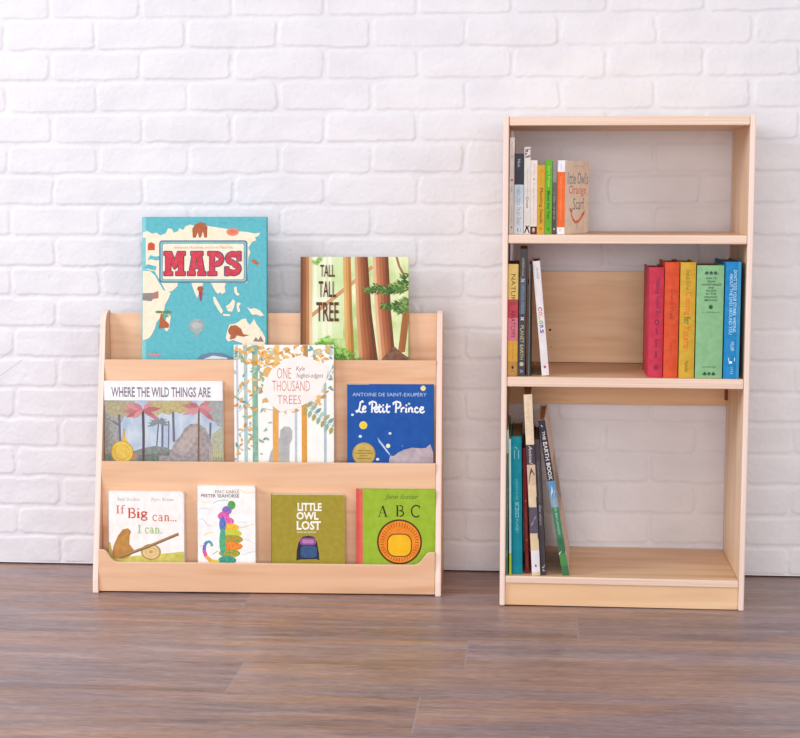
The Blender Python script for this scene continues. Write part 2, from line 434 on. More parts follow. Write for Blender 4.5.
# ================================================================== PICTURE BOOKS ON THE RACK
def slab(cv, ch, x0, y0, x1, y1, mat, grow=0):
    """fat slab-serif capitals"""
    X = lambda u: x0 + u * (x1 - x0); Y = lambda v: y1 - v * (y1 - y0)
    def q(*p): 
        cx = sum(a for a, _ in p) / len(p); cy = sum(c for _, c in p) / len(p)
        if not grow: cv.poly([(X(u), Y(v)) for u, v in p], mat, False)
        else:
            for k in range(8): cv.poly([(X(u) + grow * math.cos(k * PI / 4), Y(v) + grow * math.sin(k * PI / 4)) for u, v in p], mat, False)
    def b(u0, v0, u1, v1): q((u0, v0), (u1, v0), (u1, v1), (u0, v1))
    def arc(cx, cy, rx, ry, a0, a1, w, n=12):
        A = [R(a0 + (a1 - a0) * i / n) for i in range(n + 1)]
        for i in range(n):
            c0, s0, c1, s1 = math.cos(A[i]), math.sin(A[i]), math.cos(A[i+1]), math.sin(A[i+1])
            k = w; q((cx + rx * c0, cy + ry * s0), (cx + rx * c1, cy + ry * s1), (cx + (rx - k) * c1, cy + (ry - k * .78) * s1), (cx + (rx - k) * c0, cy + (ry - k * .78) * s0))
    if ch == 'M':
        b(0, 0, .41, .16); b(.55, 0, 1, .16); b(.08, .1, .32, .95); b(.68, .1, .92, .95); b(.0, .84, .34, 1); b(.66, .84, 1, 1)
        q((.12, 1), (.36, 1), (.60, .42), (.50, .26), (.42, .36)); q((.88, 1), (.64, 1), (.42, .46), (.50, .26), (.60, .36))
    if ch == 'A':
        b(0, 0, .42, .16); b(.56, 0, 1, .16); q((.08, .1), (.36, .1), (.56, 1), (.28, 1)); q((.64, .1), (.94, .1), (.74, 1), (.46, 1)); b(.3, .3, .7, .45); b(.18, .84, .84, 1)
    if ch == 'P':
        b(0, 0, .56, .16); b(0, .84, .5, 1); b(.12, .05, .42, .95); arc(.55, .69, .45, .31, -90, 90, .28); b(.3, .84, .56, 1); b(.3, .38, .56, .52)
    if ch == 'S':
        arc(.50, .72, .44, .28, 40, 270, .27); arc(.52, .29, .46, .29, -150, 90, .28); b(.74, .62, .97, 1); b(.02, 0, .26, .36)
        q((.30, .60), (.62, .44), (.70, .56), (.40, .68))
SERIF = {
 'A': [('l', [(.10, 1), (.47, 0)], .05), ('l', [(.48, .02), (.84, 1)], .15), ('l', [(.24, .66), (.70, .66)], .045), ('l', [(-.04, .98), (.26, .98)], .045), ('l', [(.64, .98), (1.04, .98)], .045)],
 'B': [('l', [(.22, 0), (.22, 1)], .15), ('l', [(0, .02), (.5, .02)], .045), ('l', [(0, .98), (.5, .98)], .045), ('l', [(.3, .48), (.5, .48)], .045), ('a', (.48, .25, .36, .23, -90, 90), .10), ('a', (.5, .73, .42, .25, -90, 90), .12)],
 'C': [('a', (.54, .5, .46, .47, 48, 312), .11), ('l', [(.88, .02), (.88, .32)], .05)],
 'I': [('l', [(.5, 0), (.5, 1)], .17), ('l', [(.1, .03), (.9, .03)], .06), ('l', [(.1, .97), (.9, .97)], .06)],
 'f': [('l', [(.42, .2), (.42, 1)], .13), ('a', (.72, .22, .30, .2, 40, 180), .1), ('l', [(.05, .36), (.85, .36)], .06), ('l', [(.15, .97), (.75, .97)], .06)],
 'i': [('l', [(.5, .36), (.5, 1)], .18), ('l', [(.15, .38), (.5, .38)], .07), ('l', [(.1, .97), (.9, .97)], .07), ('l', [(.5, .05), (.5, .16)], .17)],
 'g': [('a', (.46, .52, .32, .17, 0, 360), .12), ('l', [(.72, .42), (.98, .38)], .09), ('a', (.48, .98, .42, .16, 0, 360), .1), ('l', [(.25, .68), (.2, .8), (.6, .84)], .1)],
 'c': [('a', (.54, .66, .44, .32, 45, 315), .11), ('l', [(.86, .38), (.86, .54)], .07)],
 'a': [('l', [(.72, .5), (.72, 1)], .13), ('a', (.44, .52, .30, .17, 0, 160), .09), ('a', (.42, .8, .32, .18, 0, 360), .09), ('l', [(.72, .97), (1, .97)], .07)],
 'n': [('l', [(.22, .36), (.22, 1)], .14), ('l', [(0, .38), (.22, .38)], .06), ('a', (.5, .58, .28, .22, 0, 180), .1), ('l', [(.78, .56), (.78, 1)], .14), ('l', [(.02, .97), (.42, .97)], .06), ('l', [(.6, .97), (1, .97)], .06)],
 '.': [('l', [(.5, .88), (.5, 1)], .14)],
}
def serif(cv, ch, x0, y0, x1, y1, mat, fat=1.0):
    H = y1 - y0
    for k in SERIF[ch]:
        if k[0] == 'l': cv.line([(x0 + u * (x1 - x0), y0 + v * H) for u, v in k[1]], k[2] * H * fat, mat, False)
        else:
            cx, cy, rx, ry, a0, a1 = k[1]; cv.arc(x0 + cx * (x1 - x0), y0 + cy * H, rx * (x1 - x0), ry * H, a0, a1, k[2] * H * fat, mat, False)

def art_maps(c):
    teal = ink('#58aebb', '#66b9c4', .5, 120); cream = ink('#e8dcc4', '#efe4d0', .5, 90); slate = '#6d8fa0'; ochre = '#a8603f'
    c.rect(55, 57, 72, 900, '#7fc3cb')
    for p in [
        [(72, 150), (58, 152), (58, 128), (78, 120), (100, 132), (120, 128), (136, 140), (160, 132), (172, 108), (190, 112), (196, 128), (216, 122), (222, 108), (240, 116), (252, 96), (272, 92), (300, 100), (350, 98), (400, 106), (440, 112), (480, 122), (520, 124), (560, 132), (584, 128), (576, 142), (560, 150), (566, 162), (548, 168), (530, 196), (540, 215), (530, 240), (525, 352), (430, 352), (424, 372), (428, 392), (414, 402), (402, 392), (396, 402), (386, 392), (374, 372), (364, 352), (330, 352), (318, 380), (302, 420), (290, 394), (276, 352), (214, 348), (214, 366), (190, 388), (164, 394), (146, 360), (128, 330), (112, 300), (84, 296), (72, 290)],
        [(58, 298), (92, 300), (112, 318), (130, 350), (150, 384), (184, 396), (172, 424), (158, 450), (152, 484), (136, 508), (120, 528), (112, 556), (98, 584), (84, 600), (58, 610)],
        [(172, 492), (184, 500), (176, 556), (166, 570), (156, 560), (160, 520)],
        [(430, 598), (438, 560), (446, 538), (470, 534), (486, 526), (500, 514), (520, 510), (526, 526), (538, 540), (548, 526), (556, 512), (566, 534), (586, 560), (606, 596), (604, 660), (560, 690), (500, 620), (462, 606), (440, 614)],
        [(372, 414), (382, 414), (400, 446), (418, 478), (410, 490), (392, 466), (378, 440)], [(416, 490), (450, 492), (448, 500), (420, 498)],
        [(430, 456), (446, 446), (462, 424), (472, 434), (466, 462), (458, 480), (440, 478)], [(478, 446), (486, 438), (498, 444), (488, 456), (494, 478), (484, 484), (480, 466)],
        [(522, 458), (540, 468), (560, 464), (584, 476), (602, 498), (584, 500), (566, 492), (548, 494), (536, 476)], [(466, 372), (478, 368), (480, 392), (492, 404), (482, 412), (470, 396)]]:
        c.poly([(x + 1.2, y + 1.6) for x, y in p], slate); c.poly(p, cream)
    c.poly([(80, 250), (92, 228), (112, 234), (136, 232), (140, 246), (118, 252), (96, 246)], teal); c.poly([(62, 286), (80, 268), (104, 274), (120, 278), (116, 296), (90, 292)], teal)
    # little coloured pictures scattered over the map
    c.poly([(282, 150), (280, 110), (292, 92), (318, 80), (340, 86), (348, 104), (346, 150), (334, 150), (328, 122), (318, 150), (310, 150), (304, 126), (296, 150)], ochre)
    c.ell(460, 125, 28, 18, '#d88a72'); c.ell(460, 125, 18, 10, '#cf7a62'); c.poly([(80, 206), (82, 176), (96, 170), (112, 178), (112, 206)], '#c0553d')
    c.poly([(58, 430), (58, 398), (104, 396), (128, 388), (128, 420), (104, 424), (96, 434)], '#8b8680'); c.ell(116, 405, 10, 10, '#c56a64')
    c.poly([(130, 556), (134, 510), (140, 488), (152, 490), (152, 512), (176, 536), (174, 552)], ochre); c.ell(132, 482, 18, 6, '#5f8a5a'); c.ell(166, 482, 22, 7, '#5f8a5a'); c.ell(160, 500, 16, 5, '#6d9a66')
    c.ell(316, 378, 14, 12, '#a55a3c'); c.poly([(308, 390), (326, 390), (322, 432), (314, 432)], '#9a4a6a'); c.line([(322, 400), (336, 402)], 4, '#a55a3c')
    c.poly([(262, 536), (290, 512), (320, 514), (336, 540), (326, 566), (306, 580), (300, 604), (294, 580), (272, 566)], '#9aa6a8'); c.ell(300, 542, 22, 14, '#adb6b6')
    c.poly([(440, 560), (452, 542), (476, 540), (498, 556), (508, 580), (536, 584), (510, 592), (480, 586), (470, 600), (446, 604), (452, 586), (442, 576)], ochre)
    c.poly([(552, 612), (564, 592), (574, 606), (586, 588), (600, 614)], '#8a7a70'); c.poly([(300, 692), (322, 672), (362, 662), (412, 664), (460, 682), (480, 692)], '#6a83a0'); c.poly([(330, 692), (372, 676), (430, 684), (440, 692)], '#d9dde0')
    c.poly([(76, 668), (140, 668), (132, 680), (86, 680)], '#c58a94'); c.line([(100, 668), (100, 656)], 2, '#8a6a70'); c.line([(118, 668), (118, 658)], 2, '#8a6a70')
    c.poly([(542, 250), (556, 246), (578, 262), (572, 272), (552, 264)], '#b0683f')
    rr = random.Random(5)
    for _ in range(70):
        x, y = rr.uniform(195, 600), rr.uniform(395, 660); c.line([(x, y), (x + rr.uniform(3, 9), y + rr.uniform(-3, 3))], 1.5, '#4b98a8', False)
    for _ in range(26):
        x, y = rr.uniform(110, 600), rr.uniform(66, 100); c.line([(x, y), (x + rr.uniform(4, 12), y + rr.uniform(-3, 3))], 2.5, '#6a9aa0', False)
    for a0, b0, a1, b1, r, m in [(132, 162, 526, 351, 14, '#4f7c90'), (138, 168, 520, 345, 11, '#86b7bf'), (145, 174, 513, 339, 8, '#5d879a'), (148, 177, 510, 336, 7, '#ece0cb')]:
        c.rrect(a0, b0, a1, b1, r, m)
    c.text('Aleksandra Mizielińska and Daniel Mizieliński', 196, 187, 464, 199, '#a06a60', shear=.25)
    c.up(); spans = [('M', 153.5, 249), ('A', 259, 341), ('P', 350, 421), ('S', 424, 500)]
    for ch, x0, x1 in spans: slab(c, ch, x0, 212, x1, 319, '#3f5a78', 3.6)
    c.up()
    for ch, x0, x1 in spans: slab(c, ch, x0 + 1, 213, x1 - 1, 318, ink('#c23a4a', '#cf4a58', .5, 100))

def art_tall(c):
    r = random.Random(2)
    c.rect(0, 0, 700, 900, ink('#93bd57', '#e6ecc4', .4, 22, (1, 1, .6), .3, .66))
    c.rect(100, 66, 285, 500, ink('#b9d690', '#e9efd8', .4, 14, (1, 1, .5), .3, .7))
    for x in (128, 176, 205): c.poly([(x, 66), (x + 16, 66), (x + 20, 520), (x - 4, 520)], ink('#dfe6c6', '#eaeedb', .4, 30))
    bark = lambda a, b: ink(a, b, .4, 70, (1, 1, .10), .32, .68)
    c.line([(95, 395), (300, 232), (440, 118)], 20, bark('#b98a5c', '#caa277'))
    def trunk(xa, xb, xc, xd, ya, yb, tones):
        n = len(tones); c.up()
        for i, m in enumerate(tones):
            p, q = i / n, (i + 1) / n; k = .25
            top = (xa + (xb - xa) * p, xa + (xb - xa) * q); bot = (xc + (xd - xc) * p, xc + (xd - xc) * q)
            c.poly([(top[0], ya), (top[1], ya), (top[1] + (bot[1] - top[1]) * .35, (ya + yb) / 2), (bot[1], yb), (bot[0], yb), (top[0] + (bot[0] - top[0]) * .35, (ya + yb) / 2)], m, False)
    trunk(55, 118, 55, 122, 60, 900, [bark('#6b4028', '#7d4e33'), bark('#82512f', '#98633d'), bark('#a97650', '#b98760'), bark('#d6b68c', '#e4cba6')])
    trunk(283, 324, 300, 348, 60, 640, [bark('#d0a063', '#deb37c'), bark('#c08c4c', '#cf9c5e'), bark('#a06f38', '#b58148')])
    trunk(560, 572, 606, 622, 60, 175, [bark('#8a6a44', '#a07e54')])
    trunk(345, 414, 372, 476, 60, 660, [bark('#bf8a66', '#cf9c78'), bark('#a5683f', '#b67a50'), bark('#8f5233', '#a26441'), bark('#7a4329', '#8b5135'), bark('#5f3521', '#70422b')])
    trunk(440, 524, 478, 566, 60, 640, [bark('#d2a583', '#e0b896'), bark('#b47752', '#c48a64'), bark('#9c5c3c', '#ae6d4b'), bark('#844a30', '#955a3d'), bark('#6a3c27', '#7b4a32')])
    c.poly([(604, 340), (632, 330), (632, 420), (614, 570), (576, 580)], bark('#8f5a36', '#a8703f'))
    c.poly([(490, 611), (520, 575), (556, 540), (590, 572), (632, 600), (632, 760), (480, 760)], ink('#6b4538', '#8a6450', .4, 90))
    def spray(x0, y0, x1, y1, n, L, cols):
        c.up()
        for i in range(n):
            t = r.random(); x, y = x0 + (x1 - x0) * t, y0 + (y1 - y0) * t + 18 * math.sin(t * 3)
            a = math.atan2(y1 - y0, x1 - x0) + r.choice((-1, 1)) * r.uniform(.35, 1.0); l = L * r.uniform(.6, 1.1) * (1.1 - .5 * t)
            c.leaf(x, y, l * math.cos(a), l * math.sin(a), 7, r.choice(cols))
    g = ['#3f6230', '#4d7338', '#5f8844', '#34532a', '#7d9d58']
    for s in [(640, 205, 405, 238, 150, 46, g), (640, 235, 450, 215, 90, 40, g), (640, 300, 495, 318, 110, 44, g), (640, 340, 560, 330, 60, 40, g), (640, 150, 590, 160, 25, 26, g), (180, 66, 120, 84, 25, 24, ['#7fae55', '#94c066'])]: spray(*s)
    f = ['#6fae3e', '#83c04c', '#9ccf66', '#5c9a36', '#b2d884']
    for s in [(130, 520, 330, 590, 130, 60, f), (160, 500, 300, 560, 90, 46, f), (230, 590, 380, 606, 60, 36, ['#4f8438', '#6a9a44'])]: spray(*s)
    c.text('TALL', 162, 108, 240, 172, '#55321f', .012); c.text('TALL', 154, 195, 246, 280, '#55321f', .012); c.text('TREE', 141, 307, 261, 409, '#5e3822', .012)

def art_palms(c):
    c.rect(90, 157, 730, 900, ink('#a3b6cc', '#c3cfdd', .4, 40, (1, 1, .6)))
    tree = lambda a, b: ink(a, b, .4, 150)
    c.poly([(90, 157), (190, 157), (206, 240), (176, 300), (182, 470), (90, 470)], tree('#8b8f92', '#aaa9a4'))
    c.poly([(110, 160), (260, 160), (262, 200), (230, 236), (180, 246), (130, 236), (104, 200)], tree('#9b947c', '#b7ad8c'))
    c.poly([(330, 160), (560, 157), (546, 200), (500, 226), (470, 216), (440, 232), (400, 220), (380, 236), (344, 214)], tree('#a89d72', '#c2b684'))
    c.poly([(620, 157), (730, 157), (730, 300), (690, 286), (660, 240), (636, 210)], tree('#8d979a', '#a9aeaa'))
    c.poly([(660, 330), (730, 280), (730, 520), (660, 520)], tree('#9aa39a', '#b8b793'))
    for x0, y0, x1, y1, w in [(180, 230, 186, 470, 12), (384, 270, 370, 440, 7), (405, 250, 402, 470, 11), (438, 262, 434, 440, 6), (460, 215, 464, 370, 12), (654, 270, 650, 380, 10)]: c.line([(x0, y0), (x1, y1)], w, '#6c6d80')
    for k in range(9):
        a = -PI * .02 - k * PI / 8; c.leaf(384, 275, 62 * math.cos(a), 50 * math.sin(a) + 14, 12, '#7f8a92')
    for x, y in [(120, 250), (146, 262), (166, 270)]: c.line([(180, 290), (x, y)], 4, '#6c6d70')
    c.poly([(90, 470), (90, 436), (150, 430), (240, 424), (300, 404), (360, 392), (430, 400), (470, 430), (520, 440), (720, 450), (730, 900), (90, 900)], tree('#767f80', '#8e9690'))
    c.poly([(280, 440), (440, 424), (470, 470), (270, 470)], tree('#66706c', '#7b847c'))
    # a plain grey boulder rests where the cover shows its big picture
    c.poly([(384, 448), (400, 440), (436, 444), (452, 404), (470, 366), (496, 342), (520, 300), (552, 276), (592, 276), (628, 300), (650, 342), (664, 400), (668, 520), (384, 520)], ink('#8e868a', '#aaa1a2', .4, 110))
    c.poly([(470, 400), (500, 352), (548, 296), (590, 292), (600, 330), (570, 372), (540, 420), (500, 440)], ink('#a59a98', '#b7aca8', .4, 110))
    for x in range(650, 720, 8): c.line([(x, 468), (x + random.uniform(-5, 6), random.uniform(390, 430))], 3, '#c3bb86', False)
    # little yellow sail boat
    c.line([(204, 302), (204, 470)], 4, '#6a5f60'); c.poly([(206, 300), (212, 350), (252, 430), (256, 452), (200, 452)], '#d8b64a'); c.poly([(196, 318), (198, 450), (178, 440)], '#c7a645'); c.poly([(240, 436), (276, 430), (262, 462), (236, 462)], '#b9826e')
    for cx, cy, tx, tips in [(304, 206, 306, [(188, 214), (206, 176), (214, 246), (250, 168), (352, 164), (398, 198), (392, 258), (250, 250), (360, 232)]), (594, 190, 592, [(500, 182), (508, 232), (540, 170), (652, 164), (682, 206), (674, 264), (640, 236), (556, 232)])]:
        c.line([(cx, cy), (tx, 330), (tx - 2, 480)], 13 if tx < 400 else 9, '#5d4c52' if tx < 400 else '#77604f'); c.up()
        for k, (x, y) in enumerate(tips): c.leaf(cx, cy, x - cx, y - cy, 25, ('#bd7b82', '#c98e92', '#b06c74')[k % 3])
    c.ell(193, 425, 59, 59, '#b99438'); c.ell(193, 425, 55, 55, ink('#d6b54a', '#e4c765', .35, 90)); c.ell(193, 425, 40, 40, '#c7a440'); c.ell(193, 425, 37, 37, ink('#d4b04a', '#e2c56a', .35, 160))
    c.rect(90, 40, 730, 157, '#eceaec')
    c.text('WHERE THE WILD THINGS ARE', 140, 88, 655, 140, '#7d7a8b', .022)

def art_forest(c):
    r = random.Random(11)
    c.rect(0, 0, 700, 900, ink('#e9ecea', '#f2f3f0', .5, 30))
    for x0, x1, y0, y1, m in [(62, 73, 57, 900, '#bcbfd0'), (104, 124, 57, 900, '#a6c2c6'), (272, 300, 57, 300, '#e3bf78'), (430, 456, 57, 130, '#b08a58'), (382, 396, 395, 900, '#b4c5d2'), (542, 557, 260, 900, '#a8bdca'),
                              (262, 292, 380, 900, '#dda457'), (420, 450, 370, 900, '#d59a4c')]: c.rect(x0, y0, x1, y1, ink(m, None, .5, 90))
    c.rect(150, 57, 181, 900, ink('#78a792', '#92bda8', .5, 90))
    for p in [[(60, 100), (170, 57)], [(150, 120), (260, 190)], [(76, 420), (190, 300)], [(60, 340), (130, 260)], [(250, 70), (300, 130)], [(470, 120), (590, 60)], [(560, 240), (596, 160)], [(450, 390), (590, 500)], [(80, 540), (150, 490)], [(470, 380), (560, 310)], [(200, 400), (300, 420)]]:
        c.line(p, 4, '#a6b8bc')
    oc = ['#d8a65a', '#e2b873', '#c98f48', '#d3ad6e']; gc = ['#7fa89a', '#8fb59a', '#6f98a0', '#a9c3b4', '#a3a77c']
    def leaves(n, x0, y0, x1, y1, cols, L=38):
        c.up()
        for _ in range(n):
            x, y, a = r.uniform(x0, x1), r.uniform(y0, y1), r.uniform(0, 2 * PI); l = L * r.uniform(.65, 1.15); c.leaf(x, y, l * math.cos(a), l * math.sin(a), l * .42, r.choice(cols))
    leaves(84, 60, 62, 420, 165, oc); leaves(22, 60, 70, 250, 260, gc); leaves(26, 420, 60, 595, 150, oc + gc); leaves(44, 60, 190, 230, 420, gc + oc, 34); leaves(26, 60, 400, 160, 680, oc + gc, 32)
    leaves(16, 540, 150, 596, 300, gc, 32); leaves(12, 470, 310, 560, 380, oc, 34); leaves(10, 190, 470, 260, 670, gc, 26); leaves(9, 300, 400, 420, 420, oc, 28)
    c.up()
    for k in range(7):
        t = k / 6; x, y = 448 + 140 * t, 392 + 108 * t
        c.leaf(x, y, 34, -30, 20, gc[k % 5]); c.leaf(x, y, -14, 44, 20, ['#a9a15c', '#86b09a'][k % 2])
    c.ell(238, 205, 28, 28, '#d9ad6a')
    c.poly([(250, 640), (300, 560), (304, 520), (326, 500), (352, 502), (368, 524), (366, 570), (352, 600), (350, 720), (230, 720)], ink('#a8a9ae', '#b7b8ba', .5, 60))
    c.poly([(262, 900), (262, 420), (292, 420), (292, 900)], ink('#dda457', None, .5, 90))
    c.poly([(255, 192), (330, 140), (420, 110), (490, 136), (562, 164), (566, 200), (548, 262), (520, 320), (458, 368), (390, 402), (304, 420), (250, 380), (204, 302), (214, 270)], ink('#f0e7e4', '#f4ecea', .5, 60))
    c.text('ONE', 287, 180, 364, 240, '#bd8474', -.008); c.text('THOUSAND', 260, 250, 467, 308, '#bd8474', -.008); c.text('TREES', 288, 330, 418, 378, '#bd8474', -.008)
    c.text('Kyle', 391, 172, 440, 203, '#6f6a6c', 0, .2); c.text('hughes-odgers', 394, 208, 540, 242, '#6f6a6c', 0, .2)

def art_stars(c):
    c.rect(60, 90, 760, 106, '#2a5a9a'); c.rect(93, 98, 250, 107, '#e6dd9a')
    T = lambda p: [((5 + x / 8) * 7.273, (10 + y / 8) * 7.273) for x, y in p]
    for x, y, r0, m0, r1, m1 in [(206, 403, 29, '#d8cf92', 25, '#e8c92e'), (640, 133, 19, '#dcd888', 14, '#e6dc92'), (386, 552, 16, '#cfd9c0', 13, '#dfe3b0')]: c.ell(x, y, r0, r0, m0); c.ell(x, y, r1, r1, m1)
    for x, y, r0 in [(127, 327, 10), (184, 484, 12), (400, 461, 11), (310, 650, 12)]: c.ell(x, y, r0, r0 * .85, '#d4e0e8')
    c.ell(490, 553, 8, 6, '#3f78c0')
    c.poly([(308, 488), (350, 540), (404, 618), (396, 620), (352, 566), (318, 524)], '#8fb6e0'); c.poly([(340, 536), (402, 616), (380, 600), (350, 560)], '#c5daee')
    c.poly([(392, 900), (394, 650), (402, 622), (428, 626), (460, 600), (500, 580), (560, 564), (620, 568), (660, 566), (692, 538), (700, 560), (714, 600), (716, 900)], ink('#ab9ea8', '#c2b4bc', .5, 55))
    c.ell(210, 612, 84, 84, '#a98f48'); c.ell(210, 612, 79, 79, ink('#b99c4c', '#cbb163', .4, 60))
    for k, (w, t) in enumerate([(16, 'A'), (92, 'NEW TRANSLATION'), (120, 'BY THE CHILDREN'), (60, 'AND'), (100, 'OF THE WORLD')]): c.rect(210 - w / 2, 566 + k * 19, 210 + w / 2, 571 + k * 19, '#7d6a34')
    c.text('ANTOINE DE SAINT-EXUPÉRY', 128, 160, 664, 192, '#b9d0e8', -.004)
    c.up()
    for s in [[(188, 182), (180, 170), (164, 180), (159, 214), (151, 248), (136, 258), (130, 250), (145, 244), (166, 258), (184, 261)], [(182, 238), (203, 228), (206, 214), (192, 210), (182, 228), (184, 252), (198, 257), (210, 248)],
              [(259, 182), (255, 262)], [(238, 200), (236, 184), (260, 172), (286, 180), (293, 202), (278, 224), (258, 226)], [(279, 240), (298, 234), (300, 220), (288, 214), (277, 232), (280, 254), (294, 259), (308, 248)],
              [(318, 194), (312, 248), (322, 259), (333, 250)], [(303, 218), (338, 214)], [(345, 222), (342, 252), (352, 259), (363, 249)], [(378, 190), (373, 248), (384, 260), (398, 252)], [(363, 216), (404, 211)],
              [(450, 182), (446, 262)], [(428, 200), (427, 184), (452, 172), (480, 180), (486, 202), (470, 224), (450, 226)], [(492, 222), (490, 258)], [(490, 236), (504, 220), (516, 224)], [(530, 222), (526, 254), (536, 259)],
              [(549, 258), (551, 221)], [(551, 236), (566, 219), (578, 228), (575, 252), (588, 257)], [(624, 228), (610, 217), (598, 232), (600, 254), (614, 260), (630, 250)], [(638, 240), (662, 233), (666, 219), (652, 214), (638, 232), (642, 256), (658, 261), (677, 248)]]:
        c.line(T(s), 12, '#e6edf4', False)
    for p in [(346, 202), (531, 202)]: q = T([p])[0]; c.ell(q[0], q[1], 7, 7, '#e6edf4', False)
    q = T([(552, 190)])[0]; c.ell(q[0], q[1], 9, 8, '#b9d9a8')

def art_seesaw(c):
    c.poly([(90, 372), (100, 352), (140, 366), (190, 368), (240, 362), (300, 356), (360, 352), (410, 346), (450, 342), (450, 520), (90, 520)], ink('#bcb452', '#d3cc74', .5, 60))
    c.poly([(90, 300), (110, 304), (118, 340), (140, 372), (90, 390)], ink('#a9964e', '#bba860', .5, 60))
    c.ell(292, 346, 45, 36, '#a8844e'); c.ell(292, 346, 38, 31, '#d8bd88'); c.ell(292, 346, 25, 20, '#c8a970'); c.ell(292, 346, 22, 17, '#d8bd88'); c.ell(292, 346, 9, 7, '#b9985f')
    c.poly([(124, 376), (118, 350), (126, 316), (144, 276), (166, 246), (190, 240), (204, 254), (198, 276), (196, 312), (216, 338), (206, 358), (180, 378)], ink('#a9773f', '#c0904f', .5, 70))
    c.line([(150, 372), (285, 320), (416, 264)], 13, '#7d6040'); c.line([(150, 369), (285, 317), (416, 261)], 7, '#a5865c')
    c.text('Beth Shoshan', 145, 102, 245, 118, '#b9b2b6'); c.text('Petra Brown', 297, 102, 397, 118, '#b9b2b6')
    red, red2, gr = '#cf6a50', '#c2503c', '#9fc07e'
    c.up(); serif(c, 'I', 135, 138, 156, 174, red); serif(c, 'f', 156, 137, 178, 174, red)
    serif(c, 'B', 189, 149, 226, 194, red2, 1.15); serif(c, 'i', 229, 149, 245, 194, red2, 1.15); serif(c, 'g', 248, 149, 279, 197, red2, 1.1)
    for ch, x0, x1 in (('c', 300, 322), ('a', 326, 348), ('n', 352, 376), ('.', 380, 388), ('.', 390, 398), ('.', 400, 408)): serif(c, ch, x0, 166, x1, 207, red, .9)
    for ch, x0, x1 in (('I', 232, 250), ('c', 266, 284), ('a', 288, 306), ('n', 310, 332), ('.', 334, 343)): serif(c, ch, x0, 224, x1, 262, gr, .9)

def art_rainbow(c):
    T = lambda p: [((192 + x / 8.586 - 85) * 4.444, (482 + y / 8.586 - 475) * 4.444) for x, y in p]
    for p, m in [([(300, 100), (350, 72), (410, 66), (460, 100), (545, 90)], '#e6d896'), ([(180, 190), (230, 166), (290, 160), (330, 180)], '#9cc6d8'), ([(60, 150), (100, 185), (150, 178)], '#e6dca8'), ([(60, 245), (110, 230), (160, 245)], '#c3d6e2'),
                 ([(60, 330), (90, 320), (130, 375), (165, 385)], '#c3d0e4'), ([(95, 470), (150, 440), (190, 445)], '#d9d77e'), ([(370, 380), (430, 400), (530, 365)], '#dfd98e'), ([(390, 350), (470, 350)], '#c5dcea'), ([(450, 490), (540, 540)], '#cfd9e6'), ([(420, 640), (480, 615), (545, 600)], '#c3d6e2'), ([(175, 630), (220, 600)], '#8fb8c4'), ([(60, 560), (100, 560)], '#c3d6e2')]:
        c.line(T(p), 3.5, m)
    # a plain ribbon of paint bands
    mott = lambda a, b: ink(a, b, .5, 230, (1, 1, 1), .42, .58)
    bands = [((340, 205), 34, '#4f9a48', '#5fae52'), ((300, 250), 42, '#7a62b8', '#8f7acb'), ((270, 300), 50, '#d0509a', '#de6eb0'), ((300, 345), 60, '#d055a0', '#e07ab8'), ((330, 400), 74, '#e0a92c', '#edc648'), ((340, 450), 86, '#b9c23c', '#d2cf52'), ((340, 500), 98, '#d98a30', '#5fa04c'), ((335, 560), 100, '#dd7a2c', '#ea9440'), ((320, 620), 92, '#4fa24a', '#d6922e'), ((300, 680), 78, '#2f8a9c', '#4fa86a')]
    for (x, y), w, a, b in bands:
        q = T([(x, y)])[0]; c.ell(q[0], q[1], w * .5176, 38 * .5176, mott(a, b), n=20)
    q = T([(262, 372)])[0]; c.ell(q[0], q[1], 15, 36, mott('#4f6ab8', '#6a86cc')); q = T([(262, 520)])[0]; c.ell(q[0], q[1], 15, 60, mott('#3f9a9c', '#62b46a'))
    tail = [(170, 560), (160, 525), (130, 520), (106, 550), (100, 600), (118, 650), (160, 690), (230, 700)]
    for k, m in enumerate(['#4fae9c', '#4a9ab4', '#4a86b8', '#8a6ab8', '#d65a9c', '#e0a94a', '#d6c84a']): c.line(T(tail[k:k + 2]), 11 + k * 1.2, m)
    c.text('ERIC CARLE', 579, 71, 686, 84, '#8f8480', 0); c.text('MISTER SEAHORSE', 516, 88, 686, 103, '#4f4647', 0)

def art_olive(c):
    w = '#efeee4'
    c.text('LITTLE', 158, 119, 260, 153, w, .035); c.text('OWL', 153, 157, 247, 190, w, .035); c.text('LOST', 154, 195, 257, 233, w, .035); c.text('CHRIS HAUGHTON', 155, 239, 236, 246, w)
    c.poly([(152, 362), (154, 320), (162, 284), (178, 262), (204, 257), (228, 262), (240, 284), (248, 330), (250, 360), (236, 356), (170, 358)], '#2c2a3c')
    c.rrect(170, 300, 239, 350, 14, ink('#34507a', '#3f5d88', .5, 200)); c.rrect(166, 266, 236, 297, 14, '#8a4f8e'); c.rrect(176, 273, 226, 290, 8, '#b078ac')

def art_abc(c):
    dk = '#3a2a18'
    c.rect(390, 50, 418, 900, '#d0534c'); c.rect(418, 50, 432, 900, '#d9625a')
    c.text('Jane foster', 524, 82, 666, 108, '#50682a', 0, .35)
    c.up(); serif(c, 'A', 496, 131, 538, 178, dk); serif(c, 'B', 570, 129, 607, 176, dk); serif(c, 'C', 634, 127, 677, 179, dk)
    c.ell(587, 284, 95, 96, '#4a2f14', n=44); c.ell(587, 284, 88, 89, ink('#de7e22', '#e88e30', .5, 60), n=44)
    c.up()
    for k in range(40):
        a = 2 * PI * k / 40; c.line([(587 + 66 * math.cos(a), 286 + 66 * math.sin(a)), (587 + 82 * math.cos(a), 284 + 82 * math.sin(a))], 2.6, '#8a4a14', False)
    c.rrect(535, 249, 639, 347, 34, '#5a3a14'); c.rrect(539, 253, 635, 343, 31, '#ecb41c')

